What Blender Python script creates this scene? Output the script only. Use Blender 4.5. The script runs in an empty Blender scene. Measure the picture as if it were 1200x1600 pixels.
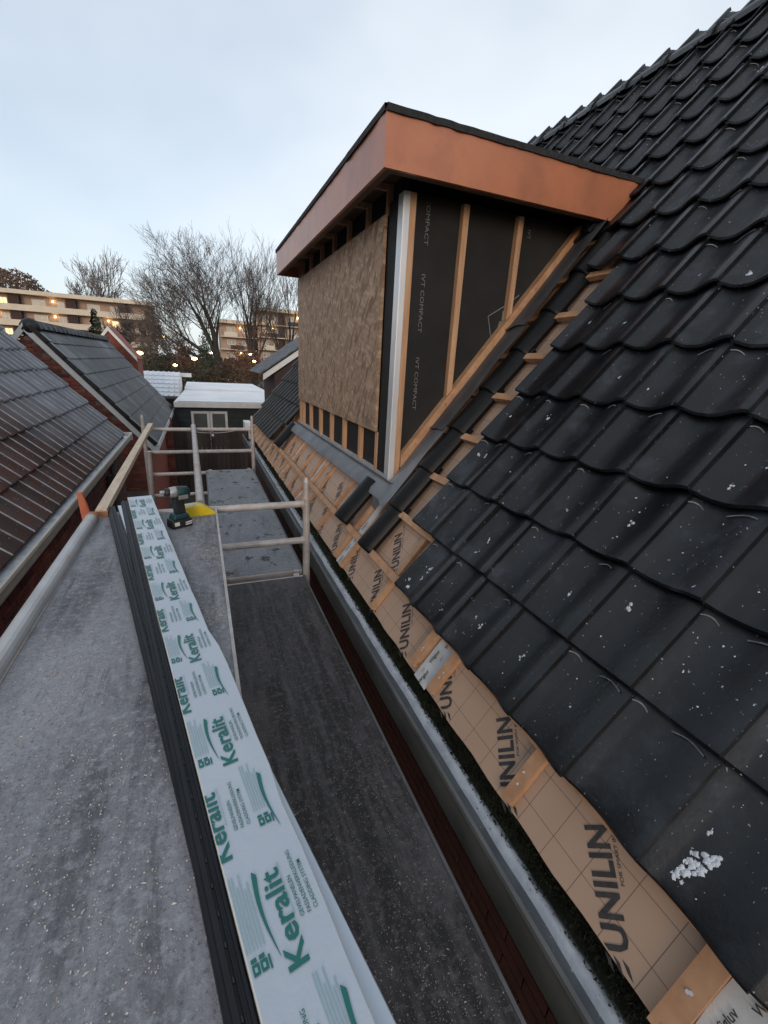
import bpy, bmesh, math, random
from mathutils import Vector, Matrix, noise
random.seed(7)
rnd = random.random
def ru(a, b): return a + (b - a) * rnd()
R = math.radians
scene = bpy.context.scene
COL = scene.collection

# ------------------------------------------------------------------ camera
F, PW, PH = 683.0, 1200.0, 1600.0
yaw, pit, rol = R(23.05), R(18.36), R(-3.234)
fwd = Vector((math.sin(yaw) * math.cos(pit), math.cos(yaw) * math.cos(pit), -math.sin(pit)))
rgt = Vector((math.cos(yaw), -math.sin(yaw), 0))
dwn = fwd.cross(rgt)
cx = rgt * math.cos(rol) + dwn * math.sin(rol)
cy = -rgt * math.sin(rol) + dwn * math.cos(rol)
cam_d = bpy.data.cameras.new('camera')
cam = bpy.data.objects.new('camera', cam_d)
COL.objects.link(cam)
m3 = Matrix((cx, -cy, -fwd)).transposed()
cam.matrix_world = m3.to_4x4()
cam_d.sensor_fit = 'VERTICAL'
cam_d.sensor_height = 24.0
cam_d.lens = 24.0 * F / PH
cam_d.clip_start = 0.02
cam_d.clip_end = 2000
scene.camera = cam

# ------------------------------------------------------------------ world, sun, exposure
world = bpy.data.worlds.new('World')
scene.world = world
world.use_nodes = True
wt = world.node_tree
wt.nodes.clear()
SUN_EL, SUN_AZ = R(14), R(198)          # azimuth clockwise from +Y: low and veiled, behind the camera
def wn(t): return wt.nodes.new(t)
w_out, w_bg, w_sky = wn('ShaderNodeOutputWorld'), wn('ShaderNodeBackground'), wn('ShaderNodeTexSky')
w_sky.sky_type = 'NISHITA'
w_sky.sun_disc = False
w_sky.sun_elevation = SUN_EL
w_sky.sun_rotation = SUN_AZ
w_sky.dust_density = 1.5
w_sky.ozone_density = 2.0
w_tc, w_map, w_noi, w_ramp, w_mix = wn('ShaderNodeTexCoord'), wn('ShaderNodeMapping'), wn('ShaderNodeTexNoise'), wn('ShaderNodeValToRGB'), wn('ShaderNodeMix')
w_map.inputs['Scale'].default_value = (1.0, 1.0, 1.7)
w_map.inputs['Rotation'].default_value = (0.1, 0.15, 0.6)
w_noi.inputs['Scale'].default_value = 1.25
w_noi.inputs['Detail'].default_value = 4
w_noi.inputs['Roughness'].default_value = 0.52
w_noi.inputs['Distortion'].default_value = 0.15
w_ramp.color_ramp.elements[0].position = 0.36
w_ramp.color_ramp.elements[0].color = (0.50, 0.50, 0.50, 1)
w_ramp.color_ramp.elements[1].position = 0.66
w_ramp.color_ramp.elements[1].color = (0.86, 0.86, 0.86, 1)
w_mix.data_type = 'RGBA'
w_mix.inputs[7].default_value = (5.85, 6.25, 6.6, 1)       # thin pale cloud
w_bg.inputs['Strength'].default_value = 0.11
L = wt.links.new
L(w_tc.outputs['Generated'], w_map.inputs['Vector'])
L(w_map.outputs['Vector'], w_noi.inputs['Vector'])
L(w_noi.outputs['Fac'], w_ramp.inputs['Fac'])
L(w_ramp.outputs['Color'], w_mix.inputs[0])
L(w_sky.outputs['Color'], w_mix.inputs[6])
L(w_mix.outputs[2], w_bg.inputs['Color'])
L(w_bg.outputs['Background'], w_out.inputs['Surface'])

sun_d = bpy.data.lights.new('sun', 'SUN')
sun_d.energy = 0.65
sun_d.angle = R(20)
sun_d.color = (1.0, 0.83, 0.70)
sun = bpy.data.objects.new('sun', sun_d)
COL.objects.link(sun)
sdir = Vector((math.sin(SUN_AZ) * math.cos(SUN_EL), math.cos(SUN_AZ) * math.cos(SUN_EL), math.sin(SUN_EL)))
sun.rotation_euler = sdir.to_track_quat('Z', 'Y').to_euler()
sun.location = sdir * 50
vs = scene.view_settings
vs.view_transform = 'Standard'
vs.look = 'None'
vs.gamma = 1.0
vs.exposure = 0.58
vs.use_curve_mapping = False

# ------------------------------------------------------------------ materials
MATS = {}
def mat(name, c1, c2=None, scale=6.0, rough=0.65, metal=0.0, stretch=(1, 1, 1), rot=(0, 0, 0), lo=0.35, hi=0.65,
        detail=5, bump=0.0, bscale=None, specks=None, spec=None, c3=None, c3scale=1.0, c3lo=0.5, c3hi=0.62, emit=None, coat=0.0):
    m = bpy.data.materials.new(name)
    m.use_nodes = True
    nt = m.node_tree
    b = nt.nodes['Principled BSDF']
    b.inputs['Roughness'].default_value = rough
    b.inputs['Metallic'].default_value = metal
    b.inputs['Base Color'].default_value = (*c1, 1)
    if spec is not None: b.inputs['Specular IOR Level'].default_value = spec
    if coat: b.inputs['Coat Weight'].default_value = coat
    if emit:
        b.inputs['Emission Color'].default_value = (*emit[0], 1)
        b.inputs['Emission Strength'].default_value = emit[1]
    N, K = nt.nodes.new, nt.links.new
    geo = N('ShaderNodeNewGeometry')
    mp = N('ShaderNodeMapping')
    mp.vector_type = 'TEXTURE' if False else 'POINT'
    mp.inputs['Rotation'].default_value = rot
    mp.inputs['Scale'].default_value = stretch
    K(geo.outputs['Position'], mp.inputs['Vector'])
    def nz(sc, det=5, ro=0.6):
        n = N('ShaderNodeTexNoise')
        n.inputs['Scale'].default_value = sc
        n.inputs['Detail'].default_value = det
        n.inputs['Roughness'].default_value = ro
        K(mp.outputs['Vector'], n.inputs['Vector'])
        return n
    def rng(src, a, bb):
        r = N('ShaderNodeMapRange')
        r.inputs[1].default_value = a
        r.inputs[2].default_value = bb
        K(src, r.inputs[0])
        return r.outputs[0]
    def mix(f, a, bcol):
        x = N('ShaderNodeMix')
        x.data_type = 'RGBA'
        K(f, x.inputs[0])
        if isinstance(a, tuple): x.inputs[6].default_value = (*a, 1)
        else: K(a, x.inputs[6])
        x.inputs[7].default_value = (*bcol, 1)
        return x.outputs[2]
    col = None
    if c2:
        col = mix(rng(nz(scale, detail).outputs['Fac'], lo, hi), c1, c2)
    if c3:
        col = mix(rng(nz(c3scale, 6).outputs['Fac'], c3lo, c3hi), col or c1, c3)
    if specks:
        for (ssc, sth, scol) in specks:
            col = mix(rng(nz(ssc, 3, 0.5).outputs['Fac'], sth, sth + 0.03), col or c1, scol)
    if col: K(col, b.inputs['Base Color'])
    if bump:
        bp = N('ShaderNodeBump')
        bp.inputs['Strength'].default_value = bump
        bp.inputs['Distance'].default_value = 0.01
        K(nz(bscale or scale * 3, 6).outputs['Fac'], bp.inputs['Height'])
        K(bp.outputs['Normal'], b.inputs['Normal'])
    MATS[name] = m
    return m

FROST = (0.52, 0.54, 0.58)
m_tile = mat('black_glazed_tile', (0.0035, 0.0042, 0.0056), (0.008, 0.0098, 0.013), 9, 0.34, spec=0.42, bump=0.12, bscale=60, c3=(0.034, 0.039, 0.048), c3scale=4.5, c3lo=0.56, c3hi=0.8,
             specks=[(80, 0.70, (0.26, 0.28, 0.31))])
def per_piece(m, lo, hi, rlo=None, rhi=None):
    nt = m.node_tree
    N, K = nt.nodes.new, nt.links.new
    b = nt.nodes['Principled BSDF']
    oi = N('ShaderNodeObjectInfo')
    r = N('ShaderNodeMapRange')
    r.inputs[3].default_value, r.inputs[4].default_value = lo, hi
    K(oi.outputs['Random'], r.inputs[0])
    x = N('ShaderNodeVectorMath')
    x.operation = 'SCALE'
    K(b.inputs['Base Color'].links[0].from_socket, x.inputs[0])
    K(r.outputs[0], x.inputs['Scale'])
    K(x.outputs[0], b.inputs['Base Color'])
    if rlo:
        r2 = N('ShaderNodeMapRange')
        r2.inputs[3].default_value, r2.inputs[4].default_value = rlo, rhi
        K(oi.outputs['Random'], r2.inputs[0])
        K(r2.outputs[0], b.inputs['Roughness'])
per_piece(m_tile, .65, 1.6, .34, .48)
m_tilefrost = mat('frosty_tile_rib', (0.10, 0.105, 0.115), (0.22, 0.23, 0.25), 40, 0.8)
m_cut = mat('cut_tile_dark', (0.0025, 0.0025, 0.003), (0.005, 0.005, 0.006), 12, 0.42, spec=0.2, bump=0.1)
m_lcrest = mat('frosted_roll_crest', (0.22, 0.21, 0.21), (0.46, 0.475, 0.50), 9, 0.85)
m_ltile = mat('old_concrete_tile', (0.085, 0.036, 0.024), (0.06, 0.042, 0.04), 7, 0.85, bump=0.3, bscale=70, specks=[(60, 0.68, (0.3, 0.3, 0.32))])
m_dtile = mat('grey_concrete_tile', (0.03, 0.031, 0.034), (0.055, 0.057, 0.063), 4, 0.5, c3=(0.12, 0.127, 0.135), c3scale=0.5, c3lo=0.48, c3hi=0.62, bump=0.15)
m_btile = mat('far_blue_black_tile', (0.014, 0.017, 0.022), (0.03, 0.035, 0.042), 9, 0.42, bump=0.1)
m_wtile = mat('snowed_tile', (0.62, 0.65, 0.7), (0.72, 0.74, 0.78), 5, 0.8)
m_ridge = mat('ridge_tile_frosted', (0.035, 0.037, 0.04), (0.12, 0.125, 0.135), 5, 0.7)
m_brick = mat('red_brick', (0.17, 0.042, 0.03), (0.09, 0.026, 0.02), 9, 0.85, bump=0.4, bscale=50)
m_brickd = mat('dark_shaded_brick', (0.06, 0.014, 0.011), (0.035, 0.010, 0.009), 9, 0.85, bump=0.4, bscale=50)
m_brick2 = mat('orange_red_brick', (0.27, 0.075, 0.045), (0.17, 0.045, 0.032), 6, 0.85, bump=0.4, bscale=50)
m_mortar = mat('mortar', (0.24, 0.17, 0.14), (0.16, 0.115, 0.10), 8, 0.9)
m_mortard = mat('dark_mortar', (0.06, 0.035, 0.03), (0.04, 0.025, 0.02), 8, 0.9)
m_wood = mat('pine_batten', (0.50, 0.29, 0.165), (0.36, 0.19, 0.10), 9, 0.7, stretch=(1, 1, 1), bump=0.15, c3=(0.2, 0.1, 0.05), c3scale=14, c3lo=0.66, c3hi=0.74)
m_woodv = mat('pine_stud', (0.52, 0.31, 0.18), (0.38, 0.21, 0.115), 9, 0.7, stretch=(3, 3, 0.3), bump=0.1)
m_plank = mat('weathered_plank', (0.66, 0.55, 0.42), (0.54, 0.42, 0.31), 10, 0.75, stretch=(3, 0.4, 3), bump=0.15)
m_ply = mat('red_brown_plywood', (0.49, 0.185, 0.092), (0.41, 0.15, 0.078), 3, 0.33, c3=(0.27, 0.11, 0.065), c3scale=1.6, c3lo=0.46, c3hi=0.72, bump=0.06, bscale=4, specks=[(26, 0.72, (0.22, 0.085, 0.05))])
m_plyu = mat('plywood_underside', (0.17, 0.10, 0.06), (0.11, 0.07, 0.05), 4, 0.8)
m_felt = mat('roofing_felt', (0.012, 0.013, 0.014), (0.03, 0.03, 0.032), 25, 0.9, bump=0.6, bscale=120)
m_memb = mat('black_membrane', (0.012, 0.0118, 0.012), (0.019, 0.0185, 0.0185), 3, 0.7, spec=0.3, bump=0.15, bscale=6)
m_lead = mat('lead_flashing', (0.12, 0.125, 0.14), (0.19, 0.195, 0.21), 4, 0.5, metal=0.3, bump=0.2, bscale=9, c3=(0.30, 0.13, 0.07), c3scale=3.1, c3lo=0.69, c3hi=0.76)
m_leadd = mat('dark_flashing', (0.045, 0.046, 0.05), (0.075, 0.076, 0.082), 5, 0.5, bump=0.25, bscale=12)
m_alu = mat('aluminium_profile', (0.78, 0.78, 0.79), (0.66, 0.66, 0.68), 8, 0.42, metal=0.55, stretch=(1, 1, .2))
m_tube = mat('scaffold_tube', (0.50, 0.46, 0.44), (0.36, 0.33, 0.32), 14, 0.5, metal=0.2, bump=0.1, c3=(0.40, 0.29, 0.22), c3scale=5, c3lo=0.55, c3hi=0.75)
m_tubeo = mat('worn_orange_tube', (0.42, 0.43, 0.43), (0.52, 0.52, 0.53), 6, 0.55, metal=0.25, c3=(0.5, 0.2, 0.12), c3scale=3.2, c3lo=0.6, c3hi=0.68)
m_orange = mat('orange_painted_steel', (0.55, 0.14, 0.045), (0.38, 0.09, 0.04), 12, 0.6, c3=(0.4, 0.3, 0.25), c3scale=9, c3lo=0.6, c3hi=0.7)
m_rust = mat('rusty_clamp', (0.42, 0.2, 0.11), (0.3, 0.12, 0.06), 20, 0.75)
m_zinc = mat('zinc_gutter', (0.07, 0.072, 0.073), (0.125, 0.128, 0.126), 3.5, 0.55, metal=0.25, bump=0.08, c3=(0.05, 0.055, 0.04), c3scale=2.4, c3lo=0.56, c3hi=0.75)
m_gutin = mat('gutter_bed', (0.10, 0.115, 0.13), (0.15, 0.165, 0.18), 8, 0.5, specks=[(70, 0.69, (0.4, 0.42, 0.45))])
m_white = mat('white_painted_wood', (0.72, 0.71, 0.69), (0.6, 0.59, 0.57), 3, 0.55)
m_cream = mat('cream_gutter_paint', (0.55, 0.51, 0.45), (0.45, 0.42, 0.37), 4, 0.55, c3=(0.3, 0.28, 0.24), c3scale=5, c3lo=0.6, c3hi=0.75)
m_snow = mat('snow', (0.66, 0.69, 0.74), (0.46, 0.49, 0.54), 12, 0.75, bump=0.4, bscale=60)
m_roofw = mat('white_roof_frost', (0.80, 0.81, 0.83), (0.70, 0.71, 0.74), 0.9, 0.7)
m_moss = mat('moss', (0.010, 0.012, 0.006), (0.03, 0.034, 0.016), 15, 0.95)
m_green = mat('dark_green_boards', (0.010, 0.022, 0.022), (0.016, 0.03, 0.03), 3, 0.6)
m_fence = [mat('fence_board_%s' % k, c, tuple(x * 0.6 for x in c), 7, 0.85, stretch=(4, 4, .5), bump=0.2) for k, c in
           (('dark', (0.05, 0.035, 0.032)), ('brown', (0.068, 0.048, 0.042)), ('grey', (0.085, 0.066, 0.06)))]
m_glass = mat('window_glass', (0.09, 0.10, 0.10), (0.14, 0.14, 0.13), 2, 0.12, spec=0.7)
m_film = mat('white_cladding_film', (0.46, 0.515, 0.58), (0.42, 0.475, 0.54), 3, 0.24, bump=0.22, bscale=14)
m_filme = mat('panel_edge', (0.62, 0.62, 0.58), None, rough=0.5)
m_print = mat('green_print', (0.004, 0.13, 0.115), None, rough=0.4)
m_printl = mat('pale_green_print', (0.24, 0.39, 0.42), None, rough=0.4)
m_black = mat('black_cladding_panel', (0.005, 0.0065, 0.009), (0.009, 0.011, 0.015), 6, 0.5, spec=0.3, bump=0.05)
m_ink = mat('black_ink', (0.022, 0.022, 0.026), (0.05, 0.045, 0.045), 40, 0.6)
m_inkg = mat('grey_ink', (0.15, 0.155, 0.165), None, rough=0.6)
m_tape = mat('white_tape', (0.55, 0.56, 0.57), (0.45, 0.46, 0.47), 12, 0.4, bump=0.2)
m_teal = mat('teal_plastic', (0.006, 0.042, 0.046), (0.005, 0.032, 0.036), 20, 0.45)
m_bplas = mat('black_plastic', (0.012, 0.012, 0.014), (0.02, 0.02, 0.022), 30, 0.5)
m_silver = mat('die_cast_metal', (0.45, 0.45, 0.44), (0.35, 0.35, 0.35), 20, 0.4, metal=0.6)
m_paper = mat('pale_sticker', (0.6, 0.6, 0.55), None, rough=0.5)
m_yellow = mat('yellow_plastic', (0.72, 0.53, 0.02), (0.62, 0.44, 0.02), 14, 0.4)
m_greyw = mat('grey_display', (0.3, 0.3, 0.27), None, rough=0.25)
m_conc = mat('balcony_concrete', (0.66, 0.56, 0.44), (0.57, 0.48, 0.38), 0.4, 0.85)
m_aptw = mat('apartment_wall', (0.42, 0.29, 0.22), (0.34, 0.235, 0.18), 0.5, 0.9)
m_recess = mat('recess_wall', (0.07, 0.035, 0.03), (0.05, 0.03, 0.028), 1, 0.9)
m_pane = mat('pale_curtained_pane', (0.5, 0.47, 0.40), (0.32, 0.3, 0.27), 0.6, 0.3)
m_rail = mat('dark_railing', (0.03, 0.028, 0.028), None, rough=0.6)
m_bark = mat('bark', (0.055, 0.043, 0.036), (0.03, 0.024, 0.02), 2, 0.9)
m_twig = mat('twig', (0.12, 0.095, 0.085), (0.08, 0.064, 0.058), 1, 0.9)
m_twigp = mat('pale_twig', (0.24, 0.21, 0.20), (0.18, 0.155, 0.15), 1, 0.9)
m_leafb = mat('brown_shrub_leaf', (0.10, 0.052, 0.026), (0.05, 0.033, 0.018), 0.6, 0.9)
m_leafr = mat('russet_shrub_leaf', (0.16, 0.07, 0.04), (0.09, 0.045, 0.03), 0.6, 0.9)
m_leafg = mat('dark_green_leaf', (0.022, 0.026, 0.012), (0.04, 0.038, 0.018), 0.7, 0.9)
m_leafc = mat('conifer_needle', (0.03, 0.045, 0.025), (0.05, 0.06, 0.03), 0.7, 0.9)
m_leafo = mat('ochre_leaf', (0.17, 0.09, 0.03), (0.10, 0.06, 0.03), 0.5, 0.9)
m_ground = mat('ground_soil_and_paving', (0.06, 0.055, 0.045), (0.10, 0.09, 0.08), 0.3, 0.95, c3=(0.05, 0.06, 0.03), c3scale=0.06)
m_lamp = mat('lit_lamp', (1, 0.85, 0.55), emit=((1.0, 0.66, 0.26), 26.0))
m_lit = mat('lit_window', (0.8, 0.7, 0.45), emit=((1.0, 0.72, 0.33), 0.7))
m_car = mat('pale_car_paint', (0.5, 0.5, 0.5), None, rough=0.3)
m_tyre = mat('tyre_rubber', (0.02, 0.02, 0.02), None, rough=0.8)

def node_mat(name):
    m = bpy.data.materials.new(name)
    m.use_nodes = True
    nt = m.node_tree
    return m, nt, nt.nodes.new, nt.links.new, nt.nodes['Principled BSDF']

def make_osb():
    m, nt, N, K, b = node_mat('oriented_strand_board')
    b.inputs['Roughness'].default_value = 0.7
    geo = N('ShaderNodeNewGeometry')
    last = None
    cols = [((0.37, 0.25, 0.165), (0.27, 0.175, 0.115)), ((0.47, 0.33, 0.225), (0.30, 0.195, 0.125)), ((0.19, 0.11, 0.068), (0.26, 0.155, 0.097))]
    for k, (rx, sc) in enumerate(((1.30, (8, 30, 12)), (-1.25, (8, 34, 13)), (0.6, (8, 28, 11)))):
        mp = N('ShaderNodeMapping')
        mp.vector_type = 'TEXTURE'
        mp.inputs['Rotation'].default_value = (rx, 0, 0)
        mp.inputs['Scale'].default_value = (1 / sc[0], 1 / (sc[1] * 1.3), 1 / (sc[2] * 0.9))
        wz = N('ShaderNodeTexNoise')
        wz.inputs['Scale'].default_value = 6 + k
        va = N('ShaderNodeVectorMath')
        va.operation = 'MULTIPLY_ADD'
        K(geo.outputs['Position'], wz.inputs['Vector'])
        K(wz.outputs['Color'], va.inputs[0])
        va.inputs[1].default_value = (.018, .018, .018)
        K(geo.outputs['Position'], va.inputs[2])
        K(va.outputs[0], mp.inputs['Vector'])
        v = N('ShaderNodeTexVoronoi')
        v.inputs['Scale'].default_value = 1.0
        K(mp.outputs['Vector'], v.inputs['Vector'])
        sep = N('ShaderNodeSeparateColor')
        K(v.outputs['Color'], sep.inputs[0])
        mx = N('ShaderNodeMix')
        mx.data_type = 'RGBA'
        K(sep.outputs[0], mx.inputs[0])
        mx.inputs[6].default_value = (*cols[k][0], 1)
        mx.inputs[7].default_value = (*cols[k][1], 1)
        if last is None: last = mx.outputs[2]
        else:
            th = N('ShaderNodeMapRange')
            th.inputs[1].default_value = 0.5 if k == 1 else 0.72
            th.inputs[2].default_value = 0.6 if k == 1 else 0.8
            K(sep.outputs[1], th.inputs[0])
            m2 = N('ShaderNodeMix')
            m2.data_type = 'RGBA'
            K(th.outputs[0], m2.inputs[0])
            K(last, m2.inputs[6])
            K(mx.outputs[2], m2.inputs[7])
            last = m2.outputs[2]
    K(last, b.inputs['Base Color'])
    return m
m_osb = make_osb()

TH = R(51.58)
CT, ST = math.cos(TH), math.sin(TH)
def make_insul():
    m, nt, N, K, b = node_mat('kraft_faced_insulation')
    b.inputs['Roughness'].default_value = 0.6
    geo = N('ShaderNodeNewGeometry')
    sep = N('ShaderNodeSeparateXYZ')
    K(geo.outputs['Position'], sep.inputs[0])
    def mth(op, a, bval):
        n = N('ShaderNodeMath')
        n.operation = op
        K(a, n.inputs[0])
        n.inputs[1].default_value = bval
        return n.outputs[0]
    u = mth('DIVIDE', mth('SUBTRACT', sep.outputs[0], 1.001 + 0.075 * ST), CT)
    v = sep.outputs[1]
    def line(x, off):
        md = mth('PINGPONG', mth('ADD', x, off), 0.0575)
        return mth('LESS_THAN', md, 0.0011)
    lu = line(u, 0.0655 + 0.115 * 8)
    lv = line(v, -0.58 + 0.115 * 20)
    mx0 = N('ShaderNodeMath')
    mx0.operation = 'MAXIMUM'
    K(lu, mx0.inputs[0])
    K(lv, mx0.inputs[1])
    nz = N('ShaderNodeTexNoise')
    nz.inputs['Scale'].default_value = 5
    nz.inputs['Detail'].default_value = 6
    K(geo.outputs['Position'], nz.inputs['Vector'])
    c = N('ShaderNodeMix')
    c.data_type = 'RGBA'
    K(nz.outputs['Fac'], c.inputs[0])
    c.inputs[6].default_value = (0.46, 0.315, 0.225, 1)
    c.inputs[7].default_value = (0.38, 0.255, 0.18, 1)
    c2 = N('ShaderNodeMix')
    c2.data_type = 'RGBA'
    K(mth('MULTIPLY', mx0.outputs[0], 0.8), c2.inputs[0])
    K(c.outputs[2], c2.inputs[6])
    c2.inputs[7].default_value = (0.09, 0.045, 0.04, 1)
    K(c2.outputs[2], b.inputs['Base Color'])
    return m
m_insul = make_insul()

def make_deck(name, base, dark, frost, frost_lo, frost_hi, spk, marks=None, rough=0.75):
    """ply scaffold deck under frost: base / dark mottling, frost film, pale straw specks"""
    m, nt, N, K, b = node_mat(name)
    b.inputs['Roughness'].default_value = rough
    geo = N('ShaderNodeNewGeometry')
    def nz(s, d=6, r=0.6, st=None):
        n = N('ShaderNodeTexNoise')
        n.inputs['Scale'].default_value = s
        n.inputs['Detail'].default_value = d
        n.inputs['Roughness'].default_value = r
        if st:
            mp = N('ShaderNodeMapping')
            mp.inputs['Scale'].default_value = st
            K(geo.outputs['Position'], mp.inputs['Vector'])
            K(mp.outputs['Vector'], n.inputs['Vector'])
        else: K(geo.outputs['Position'], n.inputs['Vector'])
        return n.outputs['Fac']
    def rng(s, a, c):
        r = N('ShaderNodeMapRange')
        r.inputs[1].default_value = a
        r.inputs[2].default_value = c
        K(s, r.inputs[0])
        return r.outputs[0]
    def mix(f, a, c):
        x = N('ShaderNodeMix')
        x.data_type = 'RGBA'
        K(f, x.inputs[0])
        if isinstance(a, tuple): x.inputs[6].default_value = (*a, 1)
        else: K(a, x.inputs[6])
        x.inputs[7].default_value = (*c, 1)
        return x.outputs[2]
    c = mix(rng(nz(14, 8, 0.7), 0.35, 0.65), base, dark)
    c = mix(rng(nz(2.6, 8, 0.65, (1.4, 0.6, 1)), frost_lo, frost_hi), c, frost)
    c = mix(rng(nz(5, 7, 0.7, (5, .35, 1)), 0.46, 0.70), c, tuple(x * 0.9 for x in frost))
    c = mix(rng(nz(7, 6, 0.7, (4, .4, 1)), 0.56, 0.74), c, tuple(x * 0.8 for x in dark))
    c = mix(rng(nz(120, 6, 0.75), 0.52, 0.70), c, tuple(x * 0.5 for x in base))
    c = mix(rng(nz(38, 7, 0.75), 0.50, 0.72), c, tuple(x * 1.25 for x in frost))
    c = mix(rng(nz(75, 5, 0.7), 0.655, 0.71), c, spk)
    c = mix(rng(nz(34, 6, 0.75), 0.69, 0.74), c, spk)
    if marks:
        c = mix(rng(nz(9, 5, 0.7, (1, .8, 1)), marks, marks + 0.05), c, tuple(x * 0.35 for x in dark))
    K(c, b.inputs['Base Color'])
    bp = N('ShaderNodeBump')
    bp.inputs['Strength'].default_value = 0.5
    bp.inputs['Distance'].default_value = 0.006
    K(nz(70, 5, 0.7), bp.inputs['Height'])
    K(bp.outputs['Normal'], b.inputs['Normal'])
    return m
m_deckA = make_deck('frosted_deck', (0.150, 0.152, 0.164), (0.072, 0.074, 0.084), (0.285, 0.288, 0.31), 0.40, 0.64, (0.56, 0.53, 0.52))
m_deckB = make_deck('wet_dark_deck', (0.020, 0.017, 0.017), (0.006, 0.0055, 0.006), (0.088, 0.082, 0.086), 0.52, 0.70, (0.24, 0.21, 0.18), rough=0.6)
m_deckC = make_deck('frosted_footprint_deck', (0.17, 0.18, 0.20), (0.12, 0.125, 0.14), (0.25, 0.265, 0.29), 0.35, 0.6, (0.34, 0.34, 0.36), marks=0.585)

def frosted_left():
    """old tiles: brown where the frost has gone, grey-blue frost film over the rest; patchy"""
    m = m_ltile
    nt = m.node_tree
    N, K = nt.nodes.new, nt.links.new
    b = nt.nodes['Principled BSDF']
    old = b.inputs['Base Color'].links[0].from_socket
    geo = N('ShaderNodeNewGeometry')
    sep = N('ShaderNodeSeparateXYZ')
    K(geo.outputs['Position'], sep.inputs[0])
    nz = N('ShaderNodeTexNoise')
    nz.inputs['Scale'].default_value = 1.4
    nz.inputs['Detail'].default_value = 6
    K(geo.outputs['Position'], nz.inputs['Vector'])
    a = N('ShaderNodeMath')
    a.operation = 'MULTIPLY_ADD'
    K(sep.outputs[1], a.inputs[0])
    a.inputs[1].default_value = 0.30
    a.inputs[2].default_value = -2.05
    zz = N('ShaderNodeMath')
    zz.operation = 'MULTIPLY_ADD'
    K(sep.outputs[2], zz.inputs[0])
    zz.inputs[1].default_value = 0.75
    K(a.outputs[0], zz.inputs[2])
    s = N('ShaderNodeMath')
    s.operation = 'MULTIPLY_ADD'
    K(nz.outputs['Fac'], s.inputs[0])
    s.inputs[1].default_value = 1.2
    K(zz.outputs[0], s.inputs[2])
    r = N('ShaderNodeMapRange')
    r.inputs[1].default_value = -0.55
    r.inputs[2].default_value = 0.25
    r.inputs[4].default_value = 0.9
    K(s.outputs[0], r.inputs[0])
    x = N('ShaderNodeMix')
    x.data_type = 'RGBA'
    K(r.outputs[0], x.inputs[0])
    K(old, x.inputs[6])
    x.inputs[7].default_value = (0.20, 0.212, 0.235, 1)
    K(x.outputs[2], b.inputs['Base Color'])
frosted_left()
per_piece(m_ltile, .75, 1.3)
per_piece(m_brick, .55, 1.5)
per_piece(m_brick2, .55, 1.45)
per_piece(m_dtile, .8, 1.25)

# ------------------------------------------------------------------ mesh helpers
class MB:
    def __init__(s): s.v, s.f, s.mi = [], [], []
    def add(s, vs, fs, mi=0):
        o = len(s.v)
        s.v += [Vector(p) for p in vs]
        for f in fs:
            s.f.append([i + o for i in f])
            s.mi.append(mi)
        return s
    def box(s, x0, x1, y0, y1, z0, z1, mi=0, M=None):
        vs = [Vector((x, y, z)) for z in (z0, z1) for y in (y0, y1) for x in (x0, x1)]
        if M: vs = [M @ p for p in vs]
        return s.add(vs, [(0, 2, 3, 1), (4, 5, 7, 6), (0, 1, 5, 4), (2, 6, 7, 3), (0, 4, 6, 2), (1, 3, 7, 5)], mi)
    def tube(s, p0, p1, r0, r1=None, n=10, mi=0, cap=True):
        p0, p1 = Vector(p0), Vector(p1)
        r1 = r0 if r1 is None else r1
        d = (p1 - p0).normalized()
        a = d.orthogonal().normalized()
        b = d.cross(a)
        vs = []
        for p, r in ((p0, r0), (p1, r1)):
            for k in range(n):
                t = 2 * math.pi * k / n
                vs.append(p + a * (r * math.cos(t)) + b * (r * math.sin(t)))
        fs = [(k, (k + 1) % n, n + (k + 1) % n, n + k) for k in range(n)]
        if cap: fs += [tuple(range(n))[::-1], tuple(range(n, 2 * n))]
        return s.add(vs, fs, mi)
    def prism(s, poly, dvec, mi=0):
        """extrude a planar polygon by dvec"""
        n = len(poly)
        d = Vector(dvec)
        vs = [Vector(p) for p in poly] + [Vector(p) + d for p in poly]
        fs = [tuple(range(n))[::-1], tuple(range(n, 2 * n))] + [(k, (k + 1) % n, n + (k + 1) % n, n + k) for k in range(n)]
        return s.add(vs, fs, mi)
    def blob(s, c, r, sq=(1, 1, 1), M=None, mi=0, jit=0.3, n=7, rings=4):
        vs = []
        for a in range(rings + 1):
            ph = math.pi * a / rings
            for k in range(n):
                t = 2 * math.pi * k / n
                q = Vector((math.sin(ph) * math.cos(t) * sq[0], math.sin(ph) * math.sin(t) * sq[1], math.cos(ph) * sq[2])) * (r * (1 + ru(-jit, jit)))
                if M: q = M @ q
                vs.append(Vector(c) + q)
        fs = [(a * n + k, a * n + (k + 1) % n, (a + 1) * n + (k + 1) % n, (a + 1) * n + k) for a in range(rings) for k in range(n)]
        return s.add(vs, fs, mi)
    def mesh(s, name, mats, off=Vector((0, 0, 0)), smooth=False):
        me = bpy.data.meshes.new(name)
        me.from_pydata([tuple(p - off) for p in s.v], [], s.f)
        for m in (mats if isinstance(mats, (list, tuple)) else [mats]): me.materials.append(m)
        me.polygons.foreach_set('material_index', s.mi)
        if smooth: me.polygons.foreach_set('use_smooth', [True] * len(s.f))
        me.update()
        bm = bmesh.new()
        bm.from_mesh(me)
        bmesh.ops.recalc_face_normals(bm, faces=bm.faces)
        bm.to_mesh(me)
        bm.free()
        return me

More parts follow.
